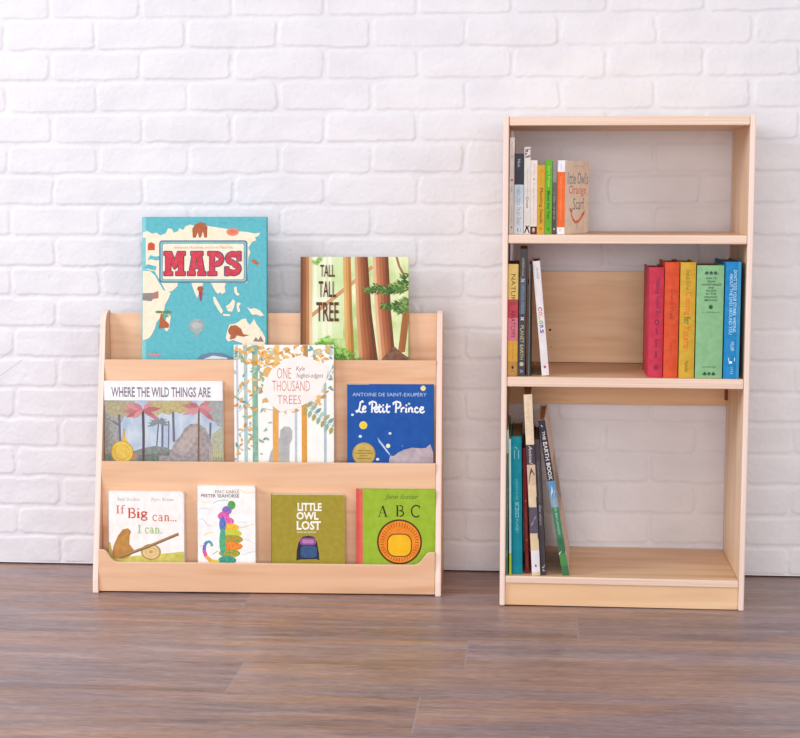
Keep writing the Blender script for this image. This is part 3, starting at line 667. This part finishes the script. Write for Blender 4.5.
RB = Matrix.Rotation(TH, 4, 'Z')
def on_rack(u, v_back, zf, t, lean):
    """front-bottom-left corner of a book whose back foot stands at depth v_back on a tier floor"""
    p = Vector((u, v_back - t * math.cos(lean), zf + t * math.sin(lean) + .0002))
    q = RB @ p; return (RACK + q), (-lean, 0, TH)
G1 = 'face-out picture books on the display rack'
def shelve(name, label, u, w, h, t, v_back, zf, lean, **k):
    loc, rot = on_rack(u, v_back, zf, t, lean)
    return make_book(name, label, 'picture book', w, h, t, loc, rot, G1, **k)
L3, L2, L1 = math.atan(.0145 / .162), math.atan(.0115 / .235), math.atan(.0095 / .205)
shelve('picture_book', 'large teal world-map picture book titled MAPS on the top tier, left', .0883, .2705, .3675, .017, .1400, .423, L3, cover=ink('#58aebb', '#63b6c2', .45, 120), back='#4b9fae', spine='#7cc0c8', front=art_maps, frect=(55, 612, 57, 692, .3065))
shelve('picture_book', 'forest picture book with tall reddish trunks, on the top tier beside the map book', .4316, .2325, .2815, .012, .1400, .423, L3, cover='#8a9a55', back='#7c8a48', spine='#6b4028', front=art_tall, frect=(57, 632, 66, 611, .2200))
shelve('picture_book', 'wide picture book with white title band and pink palms, on the middle tier', .0138, .2555, .2278, .012, .0880, .214, L2, cover='#e6e4e6', back='#dcd9dc', spine='#d9d6d6', front=art_palms, frect=(103, 717, 57, 469, .1715))
shelve('picture_book', 'tall white picture book with orange and green leaves, middle of the middle tier', .2948, .2128, .3058, .014, .0880, .214, math.atan(.0108 / .2725), cover='#e9ecea', back='#dfe2df', spine='#dfe3e3', front=art_forest, frect=(50, 596, 57, 691, .2480))
shelve('picture_book', 'bright blue starry picture book with gold seal, right on the middle tier', .5360, .1838, .2225, .008, .0880, .214, L2, cover=ink('#0f4c9e', '#1554a8', .35, 50), back='#174d98', spine='#164a90', front=art_stars, frect=(90, 716, 105, 663, .1640), hard=False)
shelve('board_book', 'white board book with red lettering above a seesaw, leftmost on the bottom tier', .0302, .1615, .1965, .016, .0400, .015, L1, cover='#eeebea', page=WHITE, rounded=.006, front=art_seesaw, frect=(103, 440, 76, 390, .1497), ct=.0015, ov=.0002)
shelve('board_book', 'narrow white board book with a rainbow coloured picture, second on the bottom tier', .2206, .1237, .2100, .016, .0400, .015, L1, cover='#efeeee', page=WHITE, rounded=.005, front=art_rainbow, frect=(498, 757, 52, 393, .1630), ct=.0015, ov=.0002)
shelve('board_book', 'olive green board book with chunky white lettering, third on the bottom tier', .3783, .1560, .1926, .016, .0400, .015, L1, cover=ink('#9a8c2e', '#a3953a', .5, 90), page=ink('#e6dfd0'), rounded=.007, front=art_olive, frect=(46, 358, 85, 376, .1470), ct=.0015, ov=.0002)
shelve('picture_book', 'lime green ABC book with red cloth spine and orange disc, right on the bottom tier', .5584, .1668, .2048, .012, .0400, .015, L1, cover=ink('#8fb02c', '#9aba3a', .45, 60), spine='#d0534c', back='#86a62c', front=art_abc, frect=(405, 738, 62, 378, .1585))

# ================================================================== BOOKS STANDING IN THE BOOKCASE
def stand(name, label, xl, t, h, w, y, z, group, lean=0.0, turn=0.0, cat='book', **k):
    """spine-out book: xl = left foot of the spine, lean > 0 tips the head to the left, turn swings the fore edge to the right"""
    M = CASE.to_3x3().to_4x4() @ Matrix.Rotation(-R(lean), 4, 'Y') @ Matrix.Rotation(PI / 2 - R(turn), 4, 'Z')
    # local (0,t,0) is the spine's left foot, (0,0,0) its right foot
    lift = t * math.sin(R(-lean)) if lean < 0 else 0
    off = M @ Vector((0, t, 0))
    loc = CASE @ Vector((xl - .0023, y - .008, z + .0003 + lift)) - off
    return make_book(name, label, cat, w, h, t, loc, M.to_euler(), group, **k)
def bands(c, spec):
    for f0, f1, m in spec: c.rect(0, c.h * f0, c.w, c.h * f1, m, n=6)
G2, G3, G4, G5 = 'books on the top shelf', 'books at the left of the middle shelf', 'coloured hardbacks at the right of the middle shelf', 'books on the bottom shelf'

# ---- top shelf
z = .7565
def sp(c):
    w, h = c.w, c.h
    c.text('Peter & Friends', w * .35, h * .05, w * .72, h * .21, '#a39c9c', down=True); c.ell(w * .5, h * .44, w * .22, w * .24, '#c8503c'); c.text('the lost', w * .35, h * .50, w * .7, h * .56, '#8f8888', down=True)
    c.text('Laura Carlin', w * .35, h * .70, w * .72, h * .88, '#b1a9a9', down=True); c.ell(w * .5, h * .93, w * .2, w * .26, '#9a9090')
stand('thin_book', 'thin tall white book with a red dot on its spine, leftmost on the top shelf', 1.0158, .0096, .1920, .165, -.262, z, G2, cover='#dfd6d3', spart=sp, hard=False)
def sp(c):
    w, h = c.w, c.h
    bands(c, [(0, .385, '#3b3c46'), (.385, .62, '#b9c8d6'), (.62, 1.01, '#c9cfd6')]); c.text('Nick', w * .32, h * .07, w * .62, h * .17, '#c8c6cc', down=True)
    c.text('Hush Little Polar Bear', w * .26, h * .40, w * .74, h * .89, '#8393a6', down=True); c.rrect(w * .3, h * .925, w * .72, h * .968, w * .1, '#6f93ba')
stand('book', 'book with dark navy top half and pale blue lower spine on the top shelf', 1.0260, .0182, .1600, .18, -.270, z, G2, cover='#b5bfca', spart=sp)
def sp(c):
    w, h = c.w, c.h
    c.rect(w * .12, h * .01, w * .96, h * .13, '#7c7484'); r = random.Random(4); c.up()
    for _ in range(14): c.ell(r.uniform(.2, .9) * w, r.uniform(.02, .12) * h, w * .12, w * .14, r.choice(['#4a4350', '#a59da6', '#5e5564']), False, 7)
    c.text('Life Story of a Family of', w * .38, h * .25, w * .66, h * .56, '#aaa3a2', down=True); c.text('Crows', w * .34, h * .57, w * .72, h * .70, '#3d3838', .01, down=True)
    c.line([(w * .15, h * .985), (w * .5, h * .91), (w * .85, h * .985)], w * .17, '#2b2728'); c.line([(w * .3, h * .90), (w * .5, h * .94), (w * .8, h * .90)], w * .12, '#2b2728')
stand('book', 'white spined book with dark picture at its head and black mark at its foot', 1.0450, .0130, .1728, .17, -.270, z, G2, cover='#d6cfcb', spart=sp, hard=False)
def sp(c):
    w, h = c.w, c.h
    c.text('Mary Oliver', w * .36, h * .05, w * .64, h * .21, '#a89b9a', down=True); c.ell(w * .5, h * .255, w * .09, w * .12, '#3c3636'); c.text('Devotions Selected Poems', w * .36, h * .31, w * .66, h * .68, '#b3a6a4', down=True); c.text('Penguin', w * .38, h * .77, w * .6, h * .85, '#c0b4b2', down=True)
    c.rect(0, h * .895, w, h * 1.01, '#4a3530', n=4); c.ell(w * .5, h * .945, w * .2, h * .033, '#cf9484'); c.ell(w * .5, h * .935, w * .11, h * .016, '#e2c8bb')
stand('book', 'cream book with a dark square picture at the foot of its spine', 1.0583, .0128, .1468, .15, -.270, z, G2, cover='#dcd0ca', spart=sp, hard=False)
def sp(c):
    w, h = c.w, c.h
    c.ell(w * .5, h * .08, w * .26, w * .26, '#c98a2c'); c.text('Thich Nhat Hanh', w * .36, h * .14, w * .62, h * .30, '#b5862a', down=True); c.text('Planting Seeds', w * .22, h * .33, w * .78, h * .84, '#6b531c', .01, down=True); c.ell(w * .48, h * .92, w * .2, w * .2, '#cf6f2e')
stand('book', 'mustard yellow book standing between the cream and green books', 1.0714, .0148, .1372, .15, -.270, z, G2, cover='#c79a2e', spart=sp, hard=False)
def sp(c):
    w, h = c.w, c.h
    c.text('Sara Pope', w * .3, h * .08, w * .72, h * .36, '#b7dd5e', down=True); c.text('Meet the Yeti', w * .28, h * .42, w * .72, h * .79, '#2f5a20', .012, down=True); c.ell(w * .5, h * .93, w * .24, w * .26, '#4c8a34')
stand('book', 'bright green book on the top shelf beside the yellow one', 1.0867, .0143, .1475, .15, -.270, z, G2, cover='#5fa52e', spart=sp, hard=False)
def sp(c):
    w, h = c.w, c.h
    bands(c, [(0, .3, '#8d8184'), (.3, .55, '#67595c')]); c.text('A Year of Birds', w * .3, h * .42, w * .7, h * .80, '#b3abaa', down=True); c.ell(w * .5, h * .93, w * .2, w * .26, '#c5bebc')
stand('thin_book', 'thin dark grey book squeezed between the green and orange spines', 1.1018, .0076, .1470, .15, -.270, z, G2, cover='#54484a', spart=sp, hard=False)
def sp(c):
    w, h = c.w, c.h
    bands(c, [(0, .155, '#dcdce4'), (.155, .905, '#e0652c'), (.905, 1.01, '#e3e1e2')]); c.text('Tatyana', w * .34, h * .03, w * .64, h * .13, '#aab0c0', down=True); c.text("Little Owl's Orange Scarf", w * .34, h * .22, w * .62, h * .80, '#ea9a70', down=True); c.text('F', w * .36, h * .93, w * .62, h * .97, '#a9a4a8')
def fr(c):
    w, h = c.w, c.h
    c.text('Tatyana Feeney', w * .33, h * .055, w * .80, h * .085, '#c9a68e')
    c.text("little Owl's", w * .10, h * .15, w * .95, h * .32, '#6f8a90', 0, .1); c.text('Orange', w * .16, h * .335, w * .88, h * .49, '#dd6f4c', 0); c.text('Scarf', w * .34, h * .51, w * .80, h * .67, '#74898e', 0)
    c.line([(w * .24, h * .66), (w * .27, h * .73), (w * .33, h * .80), (w * .44, h * .845), (w * .58, h * .83), (w * .70, h * .77), (w * .80, h * .72)], w * .035, '#dd7a58')
    for k in range(5): c.line([(w * (.19 + .03 * k), h * .65), (w * (.23 + .02 * k), h * .70)], w * .016, '#d8603a')
    for k in range(5): c.line([(w * (.72 + .03 * k), h * (.79 - .02 * k)), (w * (.70 + .03 * k), h * (.73 - .012 * k))], w * .016, '#d8603a')
    for k in range(3): c.ell(w * .5, h * (.87 + .03 * k), w * .04, h * .006, '#c9b3a2')
stand('board_book', 'cream board book with orange spine turned to show its front cover', 1.1112, .0158, .1465, .164, -.268, z, G2, turn=18.5, cat='book', cover='#efdfcf', page=ink('#e4d8cc'), rounded=.006, ct=.0015, ov=.0002, spart=sp, front=fr, frect=(0, .164, 0, .1465, .1465))

# ---- middle shelf, left
z = .471
def sp(c):
    w, h = c.w, c.h
    bands(c, [(0, .315, '#e3c678'), (.315, .48, '#c2485a'), (.48, .685, '#d87f90'), (.685, .87, '#dcaa48'), (.87, 1.01, '#c2934e')])
    c.text('NATURE', w * .28, h * .09, w * .72, h * .37, '#6a4a2c', down=True); c.text('ANATOMY', w * .28, h * .41, w * .72, h * .66, '#6e2238', down=True); c.text('Julia Rothman', w * .38, h * .70, w * .62, h * .85, '#b0802c', down=True)
    c.ell(w * .5, h * .925, w * .12, w * .16, '#4a3420'); c.rect(w * .3, h * .955, w * .7, h * .962, '#8a6430')
stand('book', 'book with yellow and pink banded spine standing left on the middle shelf', 1.0152, .0203, .2255, .17, -.268, z, G3, cover='#cfa54c', page=PAGED, spart=sp, hard=False)
def sp(c):
    w, h = c.w, c.h
    c.rect(w * .06, h * .22, w * .9, h * .51, '#4f5a68', n=4)
    c.text('AMERICA', w * .34, h * .07, w * .64, h * .19, '#b3ad82', down=True); c.text('A', w * .3, h * .19, w * .66, h * .215, '#b3ad82', down=True)
    for yy in (.235, .535): c.line([(w * .28, h * yy), (w * .72, h * (yy + .024))], w * .16, '#c9c6cc'); c.line([(w * .72, h * yy), (w * .28, h * (yy + .024))], w * .16, '#c9c6cc')
    c.text('UPDRAVA VISIONS', w * .28, h * .28, w * .72, h * .51, '#8698ac', down=True); c.text('PLANET EARTH', w * .24, h * .60, w * .74, h * .87, '#b9b58e', .008, down=True)
    c.ell(w * .5, h * .905, w * .3, w * .32, '#bdb99a'); c.line([(w * .3, h * .95), (w * .7, h * .97)], w * .2, '#8d8f98'); c.line([(w * .3, h * .975), (w * .7, h * .955)], w * .12, '#8d8f98')
stand('book', 'tall charcoal book lettered PLANET EARTH beside the yellow and pink spine', 1.0363, .0138, .2562, .20, -.272, z, G3, lean=-.45, cover='#47444b', page=PAGED, spart=sp, hard=False)
def sp(c):
    w, h = c.w, c.h; c.rect(w * .4, 0, w * .7, h, '#9c6f66')
stand('thin_book', 'very thin brown book beside the charcoal book on the middle shelf', 1.0531, .0030, .1860, .19, -.262, z, G3, lean=-.3, cover='#4c3f3d', spart=sp, hard=False)
def sp(c):
    w, h = c.w, c.h; c.rect(w * .0, 0, w * .34, h, '#6e7d78'); c.rect(w * .1, h * .4, w * .22, h, '#8aa096')
stand('thin_book', 'thin black book with a grey green edge line, propping the white book', 1.0571, .0062, .2245, .19, -.265, z, G3, cover='#2b2729', spart=sp, hard=False)
def sp(c):
    w, h = c.w, c.h
    c.text('PANTONE', w * .42, h * .06, w * .66, h * .155, '#5c585c', down=True)
    for k, (ch, m) in enumerate(zip('COLORS', ['#b8343a', '#d0702c', '#d8b22e', '#5f9a44', '#2f66a8', '#7a3f92'])): c.text(ch, w * .24, h * (.40 + .039 * k), w * .76, h * (.435 + .039 * k), m, .03, down=True)
    c.ell(w * .5, h * .925, w * .17, w * .2, '#b8505c')
stand('book', 'white leaning book with rainbow lettering reading COLORS', 1.0846, .0148, .2320, .19, -.262, z, G3, lean=5.3, cover='#ddd8dc', back='#cfcacc', page=ink('#8a5a40', '#b98a6a', .8, 300), spart=sp)
# ---- middle shelf, right
def sp(c):
    w, h = c.w, c.h; k = '#4a2348'
    c.text('Putting Food By', w * .38, h * .09, w * .74, h * .44, k, -.004, .2, down=True); c.arc(w * .56, h * .495, w * .14, w * .14, 0, 360, w * .05, k)
    for a, b, s in [(.55, .61, 'JANET'), (.65, .72, 'RUTH'), (.76, .82, 'GREENE')]: c.text(s, w * .45, h * a, w * .62, h * b, k, .01, down=True)
    c.arc(w * .55, h * .905, w * .13, w * .15, 0, 360, w * .05, '#6a2a4c'); c.ell(w * .55, h * .905, w * .06, w * .07, '#6a2a4c')
stand('hardback_book', 'crimson hardback, first of the five coloured spines on the middle shelf', 1.2958, .0292, .2205, .155, -.270, z, G4, cover=ink('#b82f48', '#c43a52', .45, 70), spart=sp, page=PAGED, ct=.003)
def sp(c):
    w, h = c.w, c.h; k = '#5e2c22'
    for yy in (.105, .92): c.rect(w * .2, h * yy, w * .86, h * (yy + .005), k)
    c.text('Crisis in Utopia', w * .34, h * .235, w * .66, h * .49, k, -.01, .25, down=True); c.text('HOLLY', w * .46, h * .70, w * .58, h * .80, '#8a3a28', down=True)
stand('hardback_book', 'orange hardback between the crimson and yellow books', 1.3264, .0284, .2312, .155, -.272, z, G4, cover=ink('#c94a28', '#d45634', .45, 70), spart=sp, page=PAGED, ct=.003)
def sp(c):
    w, h = c.w, c.h
    c.text('Erwin & Kinchen', w * .36, h * .065, w * .62, h * .24, '#5c5a2c', -.006, .15, down=True)
    c.text('Clothing', w * .26, h * .255, w * .74, h * .455, '#d8682c', .016, down=True); c.text('for', w * .28, h * .47, w * .72, h * .535, '#3f6a38', .016, down=True); c.text('Moderns', w * .26, h * .55, w * .74, h * .745, '#d8682c', .016, down=True)
    c.text('Macmillan', w * .4, h * .85, w * .64, h * .95, '#5c5a2c', down=True)
stand('hardback_book', 'yellow hardback with orange lettering between the orange and green books', 1.3568, .0304, .2312, .155, -.272, z, G4, cover=ink('#c29a30', '#cda63c', .45, 70), spart=sp, page=PAGED, ct=.003)
def sp(c):
    w, h = c.w, c.h; k = '#2f4a38'
    def tuft(cx, cy):
        for a in (-60, -25, 10, 50): c.leaf(cx, cy, w * .075 * math.sin(R(a)), -w * .1 * math.cos(R(a)), w * .05, k)
        c.arc(cx, cy - w * .02, w * .06, w * .05, 190, 350, w * .025, k)
    for cy in (.072, .965):
        for cx in (.36, .52, .68): tuft(w * cx, h * cy)
        c.rect(w * .26, h * cy, w * .8, h * (cy + .004), k)
    for i, (s, wd) in enumerate([('HOW TO', .40), ('GROW', .30), ('VEGETABLES', .74), ('AND', .24), ('FRUITS', .38), ('BY THE', .38), ('ORGANIC', .50), ('METHOD', .46)]):
        y0 = h * (.105 + .0275 * i); c.text(s, w * (.53 - wd / 2), y0, w * (.53 + wd / 2), y0 + h * .017, k, .008)
    tuft(w * .53, h * .375); c.arc(w * .53, h * .365, w * .06, w * .07, 0, 360, w * .02, k)
    c.text('J. I. RODALE', w * .22, h * .408, w * .84, h * .422, k); c.text('RODALE PRESS', w * .26, h * .893, w * .76, h * .905, k)
stand('hardback_book', 'thick pale green hardback with dark lettering, beside the blue book', 1.3893, .0532, .2252, .155, -.273, z, G4, cover=ink('#7fb083', '#8aba8d', .5, 70), spart=sp, page=PAGED, ct=.003)
def sp(c):
    w, h = c.w, c.h; k = '#b9dcf0'
    c.rect(w * .80, 0, w, h, '#3a94c8', n=2)
    c.text("DON'T TOSS YOUR STORIES: WRITING", w * .52, h * .07, w * .74, h * .60, k, .01, down=True); c.text('ABOUT THE LIVES AROUND YOU', w * .28, h * .10, w * .48, h * .62, k, down=True)
    c.text('WILLIAM', w * .42, h * .68, w * .66, h * .76, k, down=True); c.rect(w * .3, h * .82, w * .72, h * .85, '#dcecf4'); c.rect(w * .34, h * .85, w * .54, h * .87, '#dcecf4'); c.text('1974', w * .42, h * .90, w * .62, h * .96, '#8cc4e0', down=True)
stand('hardback_book', 'blue hardback, last of the coloured spines, against the bookcase side', 1.4448, .0306, .2325, .195, -.276, z, G4, cover=ink('#1478b4', '#1f86c2', .4, 70), spart=sp, page=PAGED, ct=.003)

# ---- bottom shelf
z = .0622
def sp(c):
    w, h = c.w, c.h
    bands(c, [(0, .16, '#a4bdb2'), (.16, 1.01, '#4f7768')]); c.text('ATLAS OF OCEANS', w * .3, h * .40, w * .7, h * .60, '#9fb089', down=True); c.text('NG', w * .3, h * .84, w * .7, h * .88, '#b9cabf', down=True)
stand('thin_book', 'thin dark green book against the left side of the bottom shelf', 1.0148, .0045, .2980, .22, -.272, z, G5, cover='#4f7768', spart=sp, hard=False)
def sp(c):
    w, h = c.w, c.h; bands(c, [(0, .84, '#a9cdd2'), (.84, 1.01, '#a6bf34')])
stand('thin_book', 'thin pale blue book with a lime foot, beside the turquoise book', 1.0226, .0046, .2800, .22, -.276, z, G5, lean=.7, cover='#a2c4ca', spart=sp, hard=False)
def sp(c):
    w, h = c.w, c.h; k = '#9ad0d4'
    c.line([(w * .3, h * .10), (w * .7, h * .10), (w * .7, h * .16), (w * .3, h * .16), (w * .3, h * .10)], w * .06, k); c.line([(w * .2, h * .085), (w * .45, h * .075), (w * .55, h * .09)], w * .05, k)
    c.text('KINGFISHER', w * .38, h * .31, w * .62, h * .46, '#62b2ba', down=True); c.text('SCIENCE', w * .32, h * .475, w * .70, h * .585, k, .012, down=True); c.text('/PLANET', w * .38, h * .59, w * .64, h * .70, '#7cc0c6', down=True)
stand('book', 'turquoise book standing upright on the bottom shelf', 1.0287, .0206, .2845, .21, -.268, z, G5, lean=.9, cover=ink('#0f7f92', '#168c9e', .4, 60), spart=sp, page=PAGED)
def sp(c):
    w, h = c.w, c.h
    c.ell(w * .5, h * .42, w * .2, w * .24, '#b58a4a'); c.text('THE GARDEN COMPANION', w * .34, h * .46, w * .64, h * .70, '#b0685a', down=True); c.ell(w * .5, h * .73, w * .2, w * .26, '#a98a3c'); c.text('CHRONICLE', w * .36, h * .84, w * .62, h * .95, '#a8685e', down=True)
stand('book', 'dark red book squeezed between the turquoise and cream books', 1.0556, .0074, .2600, .20, -.260, z, G5, lean=1.9, cover='#7c1f26', spart=sp, page=PAGED)
def sp(c):
    w, h = c.w, c.h
    bands(c, [(0, .275, '#dcc8ae'), (.275, .385, '#4a4048'), (.385, .50, '#c9b298'), (.50, .62, '#d5c0a4'), (.62, .765, '#575060'), (.765, .86, '#d5c09e'), (.86, .98, '#dedbe2'), (.98, 1.01, '#d6c2a4')])
    c.text('The Illustrated', w * .34, h * .04, w * .68, h * .15, '#c3a88a', -.006, .25, down=True)
    for k in range(6): c.line([(w * .15, h * (.10 + .022 * k)), (w * .85, h * (.13 + .024 * k))], w * .05, '#b8976e')
    c.text('Animal', w * .3, h * .28, w * .7, h * .38, '#c9c2c6', .01, .2, down=True)
    c.poly([(w * .1, h * .49), (w * .9, h * .44), (w * .5, h * .40), (w * .3, h * .43)], '#544a50'); c.poly([(w * .0, h * .62), (w, h * .56), (w, h * .63), (w * .1, h * .66)], '#473f4c'); c.line([(w * .2, h * .72), (w * .8, h * .67)], w * .14, '#9a93a2'); c.poly([(w * .3, h * .755), (w, h * .75), (w, h * .80)], '#575060')
    c.ell(w * .52, h * .945, w * .1, w * .16, '#4c464c')
stand('book', 'tall cream book with dark picture bands leaning left, tallest on the bottom shelf', 1.0690, .0168, .3725, .225, -.280, z, G5, lean=3.2, cover='#d2bda0', spart=sp, page=PAGED)
def sp(c):
    w, h = c.w, c.h
    c.text('ELIZABETH BRADFIELD', w * .34, h * .16, w * .6, h * .46, '#8b858c', down=True); c.text('the whale', w * .26, h * .48, w * .66, h * .63, '#b5b0b4', .008, down=True); c.leaf(w * .3, h * .95, w * .6, -h * .03, w * .3, '#d5d0d2'); c.leaf(w * .3, h * .96, w * .5, h * .01, w * .3, '#d5d0d2')
stand('book', 'dark grey book leaning between the cream and landscape spines', 1.0876, .0102, .2800, .20, -.274, z, G5, lean=3.45, cover='#48434a', spart=sp, page=PAGED)
def sp(c):
    w, h = c.w, c.h
    bands(c, [(0, .39, '#343344'), (.39, .495, '#5a8cba'), (.495, .56, '#7d9ab0'), (.56, .76, '#3f7c60'), (.76, .86, '#3a6a4c'), (.86, .94, '#4f8a50'), (.94, 1.01, '#3d7048')])
    c.line([(w * .35, h * .03), (w * .5, h * .042)], w * .12, '#cfcad0'); c.text('THE', w * .3, h * .07, w * .7, h * .126, '#d9d3cf', .012, down=True); c.text('EARTH BOOK', w * .22, h * .14, w * .78, h * .385, '#dfd9d4', .02, down=True)
    c.poly([(w * .1, h * .49), (w * .5, h * .42), (w * .55, h * .46), (w * .9, h * .45), (w * .6, h * .49)], '#c9d6e0'); c.text('TODD BELLANGER', w * .36, h * .51, w * .66, h * .74, '#a9c9b4', down=True)
    c.poly([(0, h * .855), (w * .4, h * .845), (w, h * .85), (w, h * .875), (0, h * .87)], '#d5dccb'); c.poly([(w * .1, h * .80), (w * .5, h * .78), (w * .9, h * .83)], '#2a4a38')
def fr(c):
    w, h = c.w, c.h
    c.rect(0, h * .30, w, h * .62, ink('#c5b4a4', '#a09080', .6, 40, (1, 1, 2))); c.rect(0, h * .62, w, h, '#cdb9aa'); c.poly([(w * .1, h * .45), (w * .5, h * .38), (w * .9, h * .5), (w * .6, h * .6)], '#8c7c6e')
stand('book', 'leaning book lettered THE EARTH BOOK with landscape spine, rightmost on the bottom shelf', 1.1308, .0142, .3225, .235, -.272, z, G5, lean=9.5, turn=1.5, cover='#d0bfb2', spart=sp, front=fr, frect=(0, .235, 0, .3225, .3225), page=PAGED)

# ================================================================== DRY GRASS AT THE LEFT EDGE
def blade(pts, r):
    bm = bmesh.new(); prev = None; n = len(pts)
    for i, p in enumerate(pts):
        t = (Vector(pts[min(i + 1, n - 1)]) - Vector(pts[max(i - 1, 0)])).normalized(); s = t.cross(Vector((0, 1, 0))).normalized(); k = r * (1 - .85 * i / (n - 1))
        ring = [bm.verts.new(Vector(p) + s * k * math.cos(a) + Vector((0, 1, 0)) * k * .6 * math.sin(a)) for a in [2 * PI * j / 6 for j in range(6)]]
        if prev:
            for j in range(6): bm.faces.new((prev[j], prev[(j + 1) % 6], ring[(j + 1) % 6], ring[j]))
        else: bm.faces.new(ring)
        prev = ring
    bm.faces.new(prev[::-1]); return bm
gs = thing('dried_grass_stems', 'two thin olive grass stems reaching in at the left edge of the photo', 'plant', (-.66, -.06, 0))
gm = ink('#a9a884', '#b9b794', .7, 90)
def bez(a, b, c_, d, n=16): return [tuple((1-t)**3 * Vector(a) + 3*(1-t)**2*t * Vector(b) + 3*(1-t)*t*t * Vector(c_) + t**3 * Vector(d)) for t in [i / n for i in range(n + 1)]]
ends = [(.595, .010, .475), (.578, -.004, .499)]
for i, e in enumerate(ends):
    bm = blade(bez((.004 * i, .0, 0), (.05, 0, .20), (e[0] - .20, e[1], e[2] - .15), e), .0024)
    build('stem', bm, gm, gs, True)

# ================================================================== LIGHT
def area(name, loc, aim, size, power, col):
    d = bpy.data.lights.new(name, 'AREA'); d.shape = 'RECTANGLE'; d.size, d.size_y = size; d.energy = power; d.color = col
    o = bpy.data.objects.new(name, d); C.objects.link(o); o.location = loc
    o.rotation_euler = (Vector(aim) - Vector(loc)).to_track_quat('-Z', 'Y').to_euler()
    return o
area('window_light_left', (-2.4, -2.0, 2.2), (0, -.1, .6), (1.6, 1.6), 86, (.94, .955, 1.0))
area('window_light_right', (3.6, -3.4, 1.7), (1.0, 0, .5), (1.6, 1.6), 26, (1.0, .96, .94))
area('fill_light_front', (.75, -5.6, 1.15), (.8, 0, .6), (3.2, 1.7), 100, (1.0, .96, .935))  # added soft fill from behind the camera, brightens the gap and shelf interiors
wd = bpy.data.worlds.new('room_light'); bpy.context.scene.world = wd; wd.use_nodes = True
bg = wd.node_tree.nodes['Background']; bg.inputs[0].default_value = (1.0, .955, .945, 1); bg.inputs[1].default_value = .58

# ================================================================== CAMERA
pitch, yaw, roll = .1101272, -.0854261, -.0021987
fw = Vector((math.sin(yaw) * math.cos(pitch), math.cos(yaw) * math.cos(pitch), -math.sin(pitch)))
r0 = Vector((math.cos(yaw), -math.sin(yaw), 0)); u0 = r0.cross(fw)
rv = math.cos(roll) * r0 + math.sin(roll) * u0; uv_ = -math.sin(roll) * r0 + math.cos(roll) * u0
cd = bpy.data.cameras.new('camera'); cd.sensor_width = 36; cd.lens = 72; cd.clip_start = .05
cam = bpy.data.objects.new('camera', cd); C.objects.link(cam)
m = Matrix((rv, uv_, -fw)).transposed().to_4x4(); m.translation = (1.0713875, -3.498987, .8366543 + Z0)
cam.matrix_world = m
sc = bpy.context.scene; sc.camera = cam
sc.cycles.max_bounces = 14; sc.cycles.diffuse_bounces = 10
vs = sc.view_settings; vs.view_transform = 'Standard'; vs.look = 'None'; vs.gamma = 1; vs.use_curve_mapping = False; vs.exposure = 0.10
